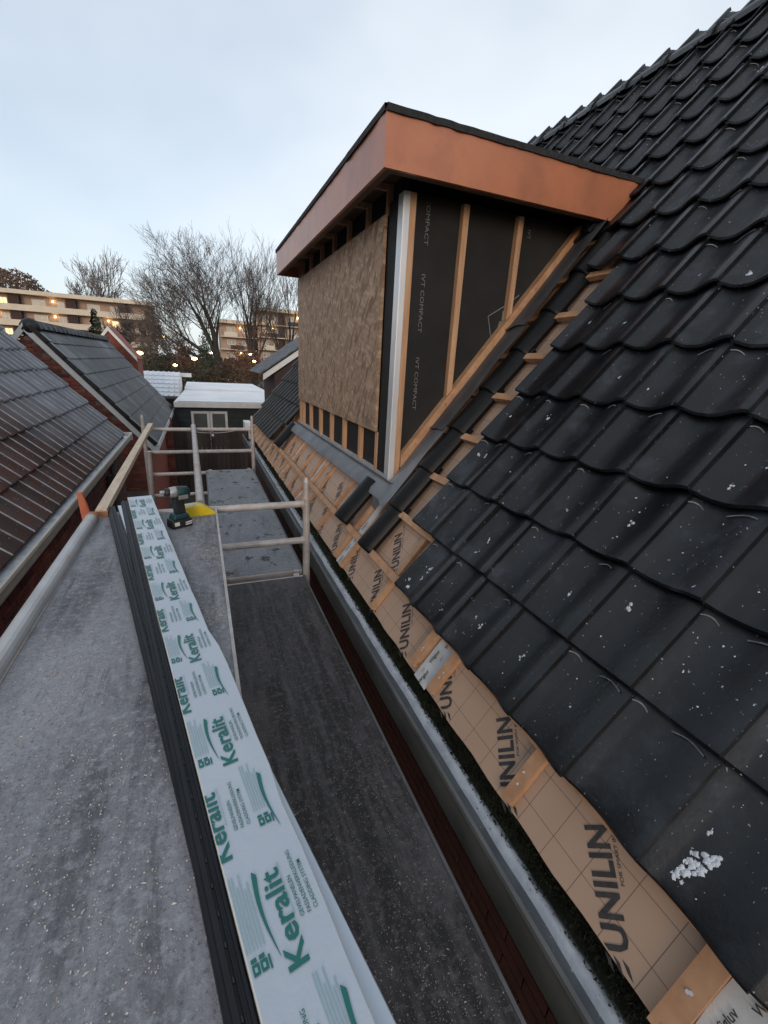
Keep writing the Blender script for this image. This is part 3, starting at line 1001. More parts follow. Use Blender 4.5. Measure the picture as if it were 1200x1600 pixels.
def edge(pts):
    """uneven felt edge, swept"""
    sec = [(-.012, -.018), (-.012, .016), (.05, .020), (.05, .004), (.0, .003), (-.002, -.018)]
    base = len(mb.v)
    for i, (p, nrm) in enumerate(pts):
        w = .006 * noise.noise(p * 9) + .005 * noise.noise(p * 23)
        for (a, z) in sec: mb.v.append(p + nrm * (a + (w if a < .01 else 0)) + Vector((0, 0, z + w)))
    k6 = len(sec)
    for i in range(len(pts) - 1):
        for e in range(k6): mb.f.append([base + i * k6 + e, base + i * k6 + (e + 1) % k6, base + (i + 1) * k6 + (e + 1) % k6, base + (i + 1) * k6 + e]); mb.mi.append(0)
edge([(Vector((FX, FE + .02 - (FE - FY + .02) * k / ns, FZ1)), Vector((1, 0, 0))) for k in range(ns + 1)])
edge([(Vector((FX + (xb - FX) * k / ns, FY, FZ1)), Vector((0, 1, 0))) for k in range(ns + 1)])
mb.add([(FX + .04, FY + .04, FZ1 + .019), (xb + .1, FY + .04, FZ1 + .019), (xb + .1, FE, FZ1 + .019), (FX + .04, FE, FZ1 + .019)], [(0, 1, 2, 3)])
part('roofing_felt', mb, m_felt, dormer)
mb = MB()
mb.tube((2.725, YC - .14, 1.14), (2.725, YC - .14, .985), .030, n=16)
mb.tube((2.725, YC - .14, .985), (2.725, YC - .14, .955), .034, n=16)
part('drain_pipe', mb, m_bplas, dormer, smooth=False)
# lead flashing: apron, side soakers
mb = MB()
nv = 44
for k in range(nv + 1):
    vv = 2.83 + (6.57 - 2.83) * k / nv
    w = .010 * noise.noise(Vector((vv * 2.1, 4, 0)))
    for (u, h) in ((.318 + w, .020 + w * .7), (.36, .026), (.44, .018), (.468, .016), (.474, .040)):
        mb.v.append(RP(u, vv, h + .004 * noise.noise(Vector((vv * 3, u * 9, 0)))))
for k in range(nv):
    for e in range(4): mb.f.append([k * 5 + e, k * 5 + e + 1, k * 5 + 6 + e, k * 5 + 5 + e]); mb.mi.append(0)
part('lead_apron', mb, m_lead, dormer, smooth=True)
segs = [(.30, 1.02), (.98, 1.95), (1.91, 2.86)]
for s_, (ua, ub) in enumerate(segs):
    mb = MB()
    n = 16
    for k in range(n + 1):
        u = ua + (ub - ua) * k / n
        wv = .012 * noise.noise(Vector((u * 3.5, 8, s_)))
        lift = .006 * s_ + (0.008 * (1 - min(1, (u - ua) / .06)))
        for (vv, h) in ((2.715 + wv, .044), (2.80, .046), (2.93, .012), (2.955, .004), (2.962, .006)):
            mb.v.append(RP(u, vv, h + lift + .003 * noise.noise(Vector((u * 4, vv * 9, 2)))))
    for k in range(n):
        for e in range(4): mb.f.append([k * 5 + e, k * 5 + e + 1, k * 5 + 6 + e, k * 5 + 5 + e]); mb.mi.append(0)
    part('side_flashing', mb, m_lead if s_ == 0 else m_leadd, dormer, smooth=True)
mb = MB()
mb.add([RP(.31, 2.80, .052), RP(.24, 2.86, .005), RP(.25, 2.98, .0), RP(.32, 2.96, .045)], [(0, 1, 2, 3)])
part('lead_offcut', mb, m_lead, dormer)

# ================================================================== SCAFFOLD
TR = 0.026
def frame(Y, xl, xr, ztops, rungs, zb, label, loc):
    t = thing('scaffold_tower', loc, label, 'scaffold frame', 'scaffold end frames')
    for x, zt in ((xl, ztops[0]), (xr, ztops[1])):
        if zt is None: continue
        mb = MB()
        mb.tube((x, Y, zb), (x, Y, zt - .16), TR, n=14)
        p = part('pole', mb, m_tube, t, smooth=False)
        mb = MB()
        mb.tube((x, Y, zt - .16), (x, Y, zt - .145), TR * 1.12, n=14)
        mb.tube((x, Y, zt - .145), (x, Y, zt - .03), TR * .8, n=14)
        mb.tube((x, Y, zt - .03), (x, Y, zt), TR * .8, TR * .45, n=14)
        part('spigot', mb, m_tube, p)
    for (z, a, b) in rungs:
        mb = MB()
        n = 12
        mb.tube((a, Y, z), (b, Y, z), TR * .92, n=n)
        r = part('rung', mb, m_tube, t)
        mb = MB()
        mb.tube((b - .035, Y, z), (b - .02, Y, z), TR * 1.18, n=n)
        part('weld_collar', mb, m_tube, r)
    return t
YN, YFR = 2.985, 6.53
frame(YN, -.60, .657, (None, -.775), [(-.967, -.55, .657), (-1.247, -.55, .657), (-1.575, -.55, .657)], -4.4,
      'near end frame of the scaffold, two rungs and spigot pole beside the gutter', (.03, YN, -4.4))
frame(YFR, -.715, .662, (-.76, -.76), [(-.950, -.715, .662), (-1.255, -.715, .662), (-1.560, -.715, .662), (-1.86, -.715, .662)], -4.4,
      'far end frame of the scaffold with four rungs before the dark fence', (-.02, YFR, -4.4))
def tube_thing(p0, p1, r, m, label, name='scaffold_tube', extra=None):
    t = thing(name, p0, label, 'tube', 'loose scaffold tubes')
    mb = MB()
    mb.tube(p0, p1, r, n=16)
    part('tube_body', mb, m, t)
    d = (Vector(p1) - Vector(p0)).normalized()
    mb = MB()
    mb.tube(Vector(p1) - d * .03, Vector(p1) + d * .004, r * 1.12, n=16)
    part('end_collar', mb, m_rust if m is m_tubeo else m_tube, t)
    return t
tube_thing((-.648, -.4, -.938), (-.632, 2.86, -.925), .031, m_tubeo, 'grey tube with orange wear running along the left edge of the upper deck')
tube_thing((-.045, 2.99, -.925), (-.108, YFR, -.905), .028, m_tube, 'light tube leaning from the yellow box to the top rung of the far frame')
tube_thing((-.715, YFR - .10, -2.4), (-.672, YFR - .10, -1.225), .034, m_tube, 'short upright tube clamped to the left pole of the far frame')
def deck(x0, x1, y0, y1, z, m, label):
    t = thing('scaffold_deck', ((x0 + x1) / 2, (y0 + y1) / 2, z - .05), label, 'scaffold deck', 'scaffold decks')
    mb = MB()
    nx, ny = 4, 16
    mb.box(x0 + .012, x1 - .012, y0 + .01, y1 - .01, z - .016, z)
    part('deck_board', mb, m, t)
    for (a, b) in ((x0, x0 + .0115), (x1 - .0115, x1)):
        mb = MB()
        mb.box(a, b, y0, y1, z - .06, z + .004)
        part('side_rail', mb, m_zinc if z < -1.2 else m_tube, t)
    for y in (y0, y1):
        mb = MB()
        mb.box(x0 + .0125, x1 - .0125, y - .012, y - .001, z - .05, z + .003)
        part('end_rail', mb, m_tube, t)
        for x in (x0 + .06, x1 - .06):
            mb = MB()
            s = 1 if y == y1 else -1
            mb.box(x - .02, x + .02, y + .0, y + s * .035, z - .02, z + .008)
            part('hook', mb, m_tube, t)
    return t
deck(-.615, .052, -.9, 2.945, -.948, m_deckA, 'pale frosted upper scaffold deck with the cladding panels lying on it')
deck(.0, .637, -.9, 2.955, -1.522, m_deckB, 'dark wet lower scaffold deck in the foreground beside the gutter')
deck(.005, .650, 3.055, 6.50, -1.522, m_deckC, 'frosted grey lower scaffold deck with footprints behind the near frame')
def chips(name, x0, x1, y0, y1, z, n, m, label, cl=None):
    mb = MB()
    for _ in range(n):
        if cl and rnd() < .7:
            c_ = random.choice(cl)
            x, y = random.gauss(c_[0], c_[2]), random.gauss(c_[1], c_[2] * 1.6)
            if not (x0 < x < x1 and y0 < y < y1): continue
        else: x, y = ru(x0, x1), ru(y0, y1)
        ln, w, a = ru(.0006, .0026) * (2.6 if rnd() < .05 else 1), ru(.0004, .0012), ru(0, 6.283)
        d = Vector((math.cos(a), math.sin(a), 0))
        e = Vector((-d.y, d.x, 0))
        p = Vector((x, y, z + .0012))
        mb.add([p - d * ln - e * w, p + d * ln * .4 - e * w + UPV * ru(0, .001), p + d * ln + UPV * ru(0, .002), p - d * ln * .3 + e * w * 1.5 + UPV * .002], [(0, 1, 2, 3)])
    single(name, mb, m, label, 'debris', kind='stuff')
UPV = Vector((0, 0, 1))
m_chip = mat('straw_chip', (0.42, 0.36, 0.29), (0.55, 0.52, 0.5), 30, .8)
m_chipd = mat('dull_chip', (0.20, 0.165, 0.12), (0.33, 0.30, 0.27), 30, .8)
chips('sawdust', -.58, .03, .25, 2.9, -.948, 5200, m_chip, 'pale frost crumbs and wood chips strewn over the upper deck', [(.01, 1.6, .03), (.01, 1.2, .03), (-.3, .9, .1), (-.45, 1.3, .08), (-.2, .6, .1), (.0, 2.2, .05)])
chips('wood_chips', .06, .62, .35, 2.9, -1.522, 4200, m_chipd, 'straw-coloured chips and frost crumbs on the dark lower deck', [(.45, .75, .08), (.33, .62, .07), (.2, 1.6, .08), (.25, 2.2, .1), (.5, 1.2, .08), (.5, .5, .06), (.3, 1.1, .1)])
# timber leaning from the deck corner to the far frame
a, b = Vector((-.597, 2.93, -.925)), Vector((-.628, YFR + .05, -.895))
d = (b - a).normalized()
sx = Vector((1, 0, 0)) - d * d.x
sx.normalize()
sz = sx.cross(d)
mb = MB()
vs = []
for p in (a, b):
    for (q, r_) in ((-.029, -.018), (.029, -.018), (.029, .022), (-.029, .022)): vs.append(p + sx * q + sz * r_)
mb.add(vs, [(0, 1, 2, 3), (7, 6, 5, 4), (0, 4, 5, 1), (1, 5, 6, 2), (2, 6, 7, 3), (3, 7, 4, 0)])
t = thing('timber_plank', a, 'pale timber plank lying from the upper deck corner to the far frame', 'plank')
part('plank_body', mb, m_plank, t)
mb = MB()
vs = []
for p in (a - d * .012, a + d * .03):
    for (q, r_) in ((-.035, -.024), (.035, -.024), (.035, .012), (-.035, .012)): vs.append(p + sx * q + sz * r_)
mb.add(vs, [(0, 1, 2, 3), (7, 6, 5, 4), (0, 4, 5, 1), (1, 5, 6, 2), (2, 6, 7, 3), (3, 7, 4, 0)])
part('rusty_end_strap', mb, m_rust, t)
# orange stay by the left gutter
t = thing('orange_stay', (-.70, 2.95, -1.16), 'orange tapered steel stay standing between the white gutter and the deck tube', 'bracket')
mb = MB()
mb.prism([(-.715, 2.97, -.805), (-.688, 2.97, -.805), (-.640, 2.93, -1.0), (-.655, 2.92, -1.16), (-.690, 2.92, -1.16)], (.0, .022, 0))
part('blade', mb, m_orange, t)
mb = MB()
mb.box(-.70, -.60, 2.94, 2.99, -1.20, -1.161)
part('foot', mb, m_orange, t)

# ================================================================== CLADDING PANELS ON THE DECK
BD = Vector((-.1785, .9840, 0)).normalized()
BR = Vector((BD.y, -BD.x, 0))
B0 = Vector((.018, .384, -.900))
UPZ = Vector((0, 0, 1))
def bp(s, w, z=0.0): return B0 + BD * s + BR * w + UPZ * z
SE = 2.815                                                   # far end
WB = 0.141
t = thing('cladding_panel', bp(1.4, .07, -.017), 'white film-covered cladding panel with green print, topmost of the stack on the deck', 'cladding panel', 'cladding panels')
mb = MB()
ns = 36
def right_edge(s):                                           # torn film: the lower panel shows a little
    return WB + .006 * noise.noise(Vector((s * 3.1, 1, 0))) + (.010 if .35 < s < 1.0 else 0)
for k in range(ns + 1):
    s = -.95 + (SE + .95) * k / ns
    we = right_edge(s)
    for (w, z) in ((0, -.017), (0, -.002), (.002, 0), (we - .002, 0), (we, -.002), (we, -.017)): mb.v.append(bp(s, w, z))
for k in range(ns):
    for e in range(6): mb.f.append([k * 6 + e, k * 6 + (e + 1) % 6, k * 6 + 6 + (e + 1) % 6, k * 6 + 6 + e]); mb.mi.append(0 if e == 2 else 1)
mb.f.append([ns * 6 + e for e in range(6)]); mb.mi.append(1)
pb = part('panel_body', mb, [m_film, m_filme], t)
ZP = .0022
def swoosh(mb, s, w, L_, clip=None):
    """the crescent over the word; s,w = start at the word's left end"""
    n = 20
    vs = []
    for k in range(n + 1):
        q = k / n
        ss = s + L_ * (.17 + .92 * q)
        out = w - L_ * (.238 + .075 * math.sin(math.pi * q * .8))
        th = L_ * (.004 + .058 * q ** .9) * (1 if q < .9 else math.sqrt(max(0, 1 - ((q - .9) / .1) ** 2)) * .9 + .1)
        vs += [(ss, out), (ss, out + th)]
    polys = [[vs[2 * k], vs[2 * k + 2], vs[2 * k + 3], vs[2 * k + 1]] for k in range(n)]
    for P in polys:
        if clip and (min(p[1] for p in P) < clip[0] or max(p[1] for p in P) > clip[1]): continue
        mb.add([bp(a, b, ZP + .0003) for a, b in P], [(0, 1, 2, 3)])
WMAX = WB - .004
CL = [(bp(0, .001), BR), (bp(0, WMAX), -BR)]
LW = -BR
mbg, mbl = MB(), MB()
def block(s, w, full=True):
    rows = ('GEVELPANELEN', 'FASSADENVERKLEIDUNG', 'CLADDING SYSTEM')
    for i, r_ in enumerate(rows):
        put_text(mbg, r_, bp(s, w + i * .0125, ZP), BD, LW, height=.0075, clip=CL, bold=.004)
def fine(s, w):
    for i in range(6):
        ww = w + i * .0055
        if not (.002 < ww < WMAX - .002): continue
        ln = .125 - (.02 if i in (2, 5) else 0) - .03 * (i == 4)
        mbl.add([bp(s, ww, ZP), bp(s + ln, ww, ZP), bp(s + ln, ww + .0018, ZP), bp(s, ww + .0018, ZP)], [(0, 1, 2, 3)])
def emblem(s, w):
    for (a, b, c, d_) in ((0, 0, .016, .011), (0, .013, .016, .011), (.018, .0, .006, .009), (.018, .013, .006, .009), (-.002, .026, .02, .003)):
        if w + b < .001 or w + b + d_ > WMAX: continue
        mbg.add([bp(s + a, w + b, ZP), bp(s + a + c, w + b, ZP), bp(s + a + c, w + b + d_, ZP), bp(s + a, w + b + d_, ZP)], [(0, 1, 2, 3)])
    for (a, b) in ((.004, .003), (.004, .016)):
        if w + b < .001: continue
        mbl.add([bp(s + a, w + b, ZP + .001), bp(s + a + .007, w + b, ZP + .001), bp(s + a + .007, w + b + .004, ZP + .001), bp(s + a, w + b + .004, ZP + .001)], [(0, 1, 2, 3)])
PER = .424
for k in range(-2, 7):
    s = .030 + PER * k
    if s + .2 < SE:
        put_text(mbg, 'Keralit', bp(s, .087, ZP), BD, LW, length=.158, height=.034, bold=.022, clip=CL, spacing=1.02)
        swoosh(mbg, s, .087, .156, (.001, WMAX))
        put_text(mbl, 'GEVELPANELEN VAN KUNSTSTOF', bp(s + .07, .0915, ZP), BD, LW, length=.095, height=.0035, clip=CL)
        block(s + .06, .104)
    s2 = s + .212
    if s2 + .2 < SE:
        put_text(mbg, 'Keralit', bp(s2, .021, ZP), BD, LW, length=.158, height=.034, bold=.022, clip=CL, spacing=1.02)
        put_text(mbl, 'GEVELPANELEN VAN KUNSTSTOF', bp(s2 + .07, .0285, ZP), BD, LW, length=.095, height=.0035, clip=CL)
        block(s2 + .05, .045)
        swoosh(mbg, s2 - .01, .158, .156, (.001, WMAX))
        fine(s2 + .07, .083)
        emblem(s2 + .034, .085)
    fine(s + .055, .004)
    emblem(s + .022, .006)
part('printed_lettering', mbg, m_print, pb)
part('fine_print', mbl, m_printl, pb, kind='stuff')
def plain_panel(name, p_far, p_near, w, z0, z1, m, label, grooves=False, white=False):
    """panel between two points of its left edge; extends past the frame"""
    p_far, p_near = Vector((*p_far, 0)), Vector((*p_near, 0))
    d = (p_far - p_near).normalized()
    r_ = Vector((d.y, -d.x, 0))
    st = p_near - d * .55
    t = thing(name, (p_near.x, p_near.y, z0), label, 'cladding panel', 'cladding panels')
    def q(s, ww, z): return st + d * s + r_ * ww + UPZ * z
    Lq = (p_far - st).length
    mb = MB()
    if grooves:
        sec = [(0, z0), (0, z1 - .008), (.004, z1 - .006), (.010, z1 - .006), (.0105, z1 - .001), (.020, z1), (.0205, z1 - .006), (.026, z1 - .006), (.0265, z1), (w - .012, z1), (w - .0115, z1 - .004), (w - .006, z1 - .004), (w - .0055, z1), (w, z1 - .001), (w, z0)]
    else: sec = [(0, z0), (0, z1 - .002), (.002, z1), (w - .002, z1), (w, z1 - .002), (w, z0)]
    n = len(sec)
    for s in (0, Lq):
        for (ww, z) in sec: mb.v.append(q(s, ww, z))
    for e in range(n): mb.f.append([e, (e + 1) % n, n + (e + 1) % n, n + e]); mb.mi.append(0)
    mb.f.append(list(range(n))); mb.mi.append(0)
    mb.f.append(list(range(n, 2 * n))); mb.mi.append(0)
    o = part('panel_body', mb, m, t)
    if grooves:
        mb = MB()
        s = .5
        while s < Lq:
            mb.box(-.0012, .0012, -.004, .004, 0, .0016, M=Matrix.Translation(q(s, .0232, z1 - .0055)) @ Matrix.Rotation(math.atan2(-d.x, d.y), 4, 'Z'))
            s += .05
        part('slotted_nail_hole', mb, m_rail, o, kind='stuff')
    return t
plain_panel('cladding_panel', (-.527, 3.04), (.005, .619), .130, -.936, -.918, m_film, 'pale cladding panel under the printed white one, its right edge showing', white=True)
plain_panel('cladding_panel', (-.519, 3.11), (-.030, .40), .0405, -.946, -.909, m_black, 'black grooved cladding panel squeezed between the white panel and the fanned-out black one', True)
plain_panel('cladding_panel', (-.583, 3.03), (-.094, .74), .042, -.946, -.917, m_black, 'black grooved cladding panel fanned out furthest left on the deck', True)

# ================================================================== IMPACT DRIVER AND YELLOW BOX
def bevel_box(x0, x1, y0, y1, z0, z1, b, M=None, taper=1.0):
    """box with chamfered vertical and horizontal edges"""
    bm = bmesh.new()
    vs = [bm.verts.new((x if z == z0 else (x0 + x1) / 2 + (x - (x0 + x1) / 2) * taper, y if z == z0 else (y0 + y1) / 2 + (y - (y0 + y1) / 2) * taper, z)) for z in (z0, z1) for y in (y0, y1) for x in (x0, x1)]
    for f in [(0, 2, 3, 1), (4, 5, 7, 6), (0, 1, 5, 4), (2, 6, 7, 3), (0, 4, 6, 2), (1, 3, 7, 5)]: bm.faces.new([vs[i] for i in f])
    bmesh.ops.bevel(bm, geom=bm.edges[:], offset=b, segments=2, affect='EDGES', profile=.6)
    bm.verts.index_update()
    mb = MB()
    mb.add([(M @ v.co) if M else v.co.copy() for v in bm.verts], [tuple(v.index for v in f.verts) for f in bm.faces])
    bm.free()
    return mb
def lathe(pts, M, n=18):
    mb = MB()
    for (x, r_) in pts:
        for k in range(n):
            a = 2 * math.pi * k / n
            mb.v.append(M @ Vector((x, r_ * math.cos(a), r_ * math.sin(a))))
    for i in range(len(pts) - 1):
        for k in range(n): mb.f.append([i * n + k, i * n + (k + 1) % n, (i + 1) * n + (k + 1) % n, (i + 1) * n + k]); mb.mi.append(0)
    mb.f.append(list(range(n))); mb.mi.append(0)
    mb.f.append(list(range((len(pts) - 1) * n, len(pts) * n))); mb.mi.append(0)
    return mb
DZ = -.948
DL = Vector((-.158, 2.66, DZ))
drill = thing('impact_driver', DL, 'teal and black cordless impact driver standing on its battery on the deck', 'power tool')
MD = Matrix.Translation(DL) @ Matrix.Rotation(R(28), 4, 'Z')       # local -x = the way the chuck points
bat = part('battery', bevel_box(-.062, .058, -.042, .042, .0, .052, .010, MD, .95), m_bplas, drill)
mb = MB()
mb.add([MD @ Vector(p) for p in ((-.050, -.0435, .018), (-.022, -.0435, .018), (-.022, -.0425, .040), (-.050, -.0425, .040))], [(0, 1, 2, 3)])
part('sticker', mb, m_paper, bat)
mb = MB()
for k, z in enumerate((.014, .026)):
    mb.add([MD @ Vector(p) for p in ((.012, -.0436, z), (.05, -.0436, z + .004), (.05, -.0432, z + .011), (.012, -.0432, z + .007))], [(0, 1, 2, 3)])
part('battery_stripe', mb, m_paper, bat)
part('battery_shoe', bevel_box(-.052, .050, -.037, .037, .0525, .082, .010, MD, .75), m_teal, drill)
MH = MD @ Matrix.Translation((.004, 0, .078)) @ Matrix.Rotation(R(-7), 4, 'Y')
part('handle', bevel_box(-.027, .030, -.022, .022, .0, .100, .010, MH, 1.05), m_bplas, drill)
mb = MB()
mb.add([MH @ Vector(p) for p in ((-.024, -.008, .055), (-.036, -.007, .082), (-.024, -.008, .094), (-.024, .008, .055), (-.036, .007, .082), (-.024, .008, .094))], [(0, 1, 2), (3, 5, 4), (0, 3, 4, 1), (1, 4, 5, 2)])
part('trigger', mb, m_rail, drill)
MM = MD @ Matrix.Translation((.0, 0, .205)) @ Matrix.Rotation(R(9), 4, 'Y')
part('motor_housing', lathe([(-.012, .030), (-.008, .034), (.03, .036), (.055, .034), (.066, .024), (.069, .010)], MM), m_teal, drill, smooth=True)
part('gear_case', lathe([(-.055, .021), (-.046, .027), (-.020, .033), (-.010, .0335)], MM), m_silver, drill, smooth=True)
part('nose_bumper', lathe([(-.074, .015), (-.070, .021), (-.050, .025), (-.044, .024)], MM), m_bplas, drill, smooth=True)
part('bit_holder', lathe([(-.098, .007), (-.094, .010), (-.076, .011), (-.073, .011)], MM), m_silver, drill, smooth=True)
part('grip_panel', bevel_box(-.010, .045, -.0365, -.030, .168, .192, .002, MD), m_silver, drill)
box_ = thing('yellow_tool', (-.05, 2.84, DZ), 'yellow plastic tool body with grey window and tapered end behind the driver', 'tool')
MY = Matrix.Translation((-.135, 2.80, DZ)) @ Matrix.Rotation(R(13), 4, 'Z')
mb = MB()
prof_ = [(0, .0), (.0, .050), (.010, .062), (.085, .066), (.12, .056), (.160, .030), (.185, .006), (.185, 0)]
mb.prism([MY @ Vector((x, 0, z)) for x, z in prof_], MY.to_3x3() @ Vector((0, .085, 0)))
yb = part('tool_body', mb, m_yellow, box_)
mb = MB()
mb.add([MY @ Vector(p) for p in ((.012, .012, .0640), (.075, .012, .0674), (.075, .055, .0674), (.012, .055, .0640))], [(0, 1, 2, 3)])
part('grey_window', mb, m_greyw, yb)
mb = MB()
mb.prism([MY @ Vector((x, -.004, z)) for x, z in ((.0, .0), (.0, .012), (.18, .010), (.18, 0))], MY.to_3x3() @ Vector((0, .003, 0)))
part('base_rim', mb, m_yellow, yb)

# ================================================================== LEFT HOUSE (old brown tiles)
def left_roof(house_, xe, ze, th, y0, y1, nrow, tw, te, me, cap, field, jt=.004):
    c, s = math.cos(th), math.sin(th)
    U = Vector((-c, 0, s))
    Nn = Vector((s, 0, c))
    M0 = Matrix((VD, U, Nn)).transposed().to_4x4()
    Ms = []
    n = int(round((y1 - y0) / tw))
    for r in range(nrow):
        for k in range(n):
            Ms.append(Matrix.Translation(Vector((xe, y1 - (k + 1) * tw, ze)) + U * (r * te)) @ M0 @ jit(jt))
    pieces('roof_tile', me, Ms, house_, cap=cap, field=field)
    return U, Nn
def old_prof(t):
    if t < .68: return 0.006 * math.cos(math.pi * t / .68) ** 2
    return 0.006 + .034 * math.sin(math.pi * (t - .68) / .32) ** .9
LTW, LTE, LTH = .236, .362, R(48.5)
me_old = make_tile(LTW, LTE, old_prof, 'old_roof_tile', [m_ltile, m_lcrest], nseg=14, rib=False, thick=.026, rise=.034, w_over=.0, crest=(.78, .90))
lh = thing('brown_tiled_house', (-2.4, 5, -4.4), 'brick house with old brown tiles and white snow-filled gutter on the left', 'house')
LY1 = 8.98
LU, LN = left_roof(lh, -1.325, -1.425, LTH, -0.2, LY1, 13, LTW, LTE, me_old, 295, 'roof_tile_field')
mb = MB()
e = Vector((-1.325, 0, -1.44))
q = [e + LU * -0.02 - LN * .05, e + LU * 4.7 - LN * .05]
mb.add([q[0] + VD * -1, q[0] + VD * LY1, q[1] + VD * LY1, q[1] + VD * -1], [(0, 1, 2, 3)])
mb.prism([q[0] + VD * (LY1 - .02) + LN * .06, q[1] + VD * (LY1 - .02) + LN * .06, q[1] + VD * (LY1 - .02) - LN * .06, q[0] + VD * (LY1 - .02) - LN * .06], (0, .02, 0))
part('roof_underlay', mb, m_leadd, lh)
mb = MB()
WX = -1.345
mb.box(-5, WX - .012, -1, LY1 - .1, -4.4, -1.50)
mb.prism([(WX - .1, LY1 - .3, -1.5), (-5.0, LY1 - .3, -1.5), (-4.4, LY1 - .3, 1.8)], (0, .2, 0))
part('wall_backing', mb, m_mortard, lh)
def brick_mesh(l, h, d, m, name='brick'):
    mb = MB()
    b = .004
    mb.add([(0, 0, 0), (l, 0, 0), (l, 0, h), (0, 0, h), (b, d, b), (l - b, d, b), (l - b, d, h - b), (b, d, h - b)],
           [(4, 5, 6, 7), (0, 1, 5, 4), (1, 2, 6, 5), (2, 3, 7, 6), (3, 0, 4, 7)])
    return mb.mesh(name, [m])
me_b1 = brick_mesh(.236, .060, .014, m_brick)
MB1 = Matrix(((0, 1, 0), (1, 0, 0), (0, 0, 1))).to_4x4()       # length along Y, proud along +X
Ms = []
for r in range(26):
    z = -1.60 - .0725 * r
    for k in range(29):
        y = 2.0 + .246 * k + (.123 if r % 2 else 0)
        if y > LY1 - .35: continue
        Ms.append(Matrix.Translation((WX - .012, y, z)) @ MB1)
pieces('brick', me_b1, Ms, lh, cap=290, field='brick_field', margin=0)
# box gutter with moulded front
mb = MB()
gp = [(-1.43, -1.40), (-1.43, -1.515), (-1.235, -1.515), (-1.232, -1.412), (-1.205, -1.405), (-1.200, -1.425), (-1.213, -1.440), (-1.218, -1.505), (-1.235, -1.535), (-1.27, -1.545), (-1.30, -1.60), (-1.345, -1.605), (-1.44, -1.605)]
LG0, LG1 = -.6, 9.25
for y in (LG0, LG1):
    for (x, z) in gp: mb.v.append(Vector((x, y, z)))
n = len(gp)
for e in range(n): mb.f.append([e, (e + 1) % n, n + (e + 1) % n, n + e]); mb.mi.append(0)
mb.f.append([n + k for k in range(n)]); mb.mi.append(0)
lg = part('box_gutter', mb, m_cream, lh)
mb = MB()
mb.box(-1.43, -1.205, LG1, LG1 + .02, -1.54, -1.40)
part('gutter_end_board', mb, m_white, lg)
mb = MB()
mb.tube((-1.30, 7.55, -1.60), (-1.30, 7.55, -1.78), .035, n=12)
mb.tube((-1.30, 7.55, -1.78), (-1.315, 7.55, -4.4), .04, n=12)
part('downpipe', mb, m_zinc, lh)
mb = MB()
mb.box(-1.33, -1.25, 7.2, 7.3, -1.95, -1.72)
mb.box(-1.25, -1.19, 7.21, 7.29, -1.78, -1.70)
part('wall_lamp', mb, m_rail, lh)
mb = MB()
ny = 240
for k in range(ny + 1):
    y = -0.2 + 9.4 * k / ny
    a = .014 * noise.noise(Vector((y * 5, 3, 3)))
    tooth = .5 + .5 * math.sin(2 * math.pi * (y - LY1) / LTW)
    for (x, z) in ((-1.236, -1.510 + .02 + a * .4), (-1.262 + a, -1.468 + a), (-1.315 + .02 * tooth + a, -1.455 + a), (-1.36, -1.475), (-1.425, -1.49)): mb.v.append(Vector((x, y, z)))
for k in range(ny):
    for e in range(4): mb.f.append([k * 5 + e, k * 5 + e + 1, k * 5 + 6 + e, k * 5 + 5 + e]); mb.mi.append(0)
single('gutter_snow', mb, m_snow, 'snow filling the white box gutter below the old brown tiles', 'snow', kind='stuff', smooth=True)

# ================================================================== SECOND HOUSE (grey tiles, brick gable)
HX, HZ, RX, RZ, Y2, Y2E = -.95, -1.86, -2.80, .35, 10.5, 18.3
h2th = math.atan2(RZ - HZ, HX - RX)
h2 = thing('gable_house', (-2.8, 14.4, -4.4), 'brick gable house with dark grey tiles and frosted ridge beyond the brown-tiled one', 'house')
def dprof(t):
    return .022 * (0.5 - .5 * math.cos(4 * math.pi * t))
me_dk = make_tile(.31, .36, dprof, 'grey_roof_tile', [m_dtile, m_tilefrost], nseg=12, rib=False, rise=.026)
U2, N2 = left_roof(h2, HX, HZ, h2th, Y2 + .12, Y2E, 8, .31, .36, me_dk, 280, 'roof_tile_field', .003)
L2 = math.hypot(RX - HX, RZ - HZ)
mb = MB()
e0 = Vector((HX, 0, HZ))
q0, q1 = e0 - N2 * .05 - U2 * .02, e0 + U2 * L2 - N2 * .05
mb.add([q0 + VD * (Y2 + .1), q0 + VD * Y2E, q1 + VD * Y2E, q1 + VD * (Y2 + .1)], [(0, 1, 2, 3)])
back = q1 + Vector((-2.2, 0, -2.6))
mb.add([q1 + VD * (Y2 + .1), q1 + VD * Y2E, back + VD * Y2E, back + VD * (Y2 + .1)], [(0, 1, 2, 3)])
part('roof_underlay', mb, m_leadd, h2)
me_r2 = MB()
for k in range(9):
    t = math.pi * k / 8
    for (y, r_) in ((0, .15), (.04, .15), (.05, .125), (.36, .118)): me_r2.v.append(Vector((r_ * math.cos(t), y, r_ * math.sin(t))))
for k in range(8):
    for e in range(3): me_r2.f.append([k * 4 + e, k * 4 + e + 1, k * 4 + 5 + e, k * 4 + 4 + e]); me_r2.mi.append(0)
me_r2.f.append([k * 4 for k in range(9)]); me_r2.mi.append(0)
me_r2m = me_r2.mesh('ridge_tile_frosted', [m_ridge], smooth=True)
pieces('ridge_tile', me_r2m, [Matrix.Translation((RX, Y2 + .02 + .355 * k, RZ - .02)) for k in range(22)], h2)
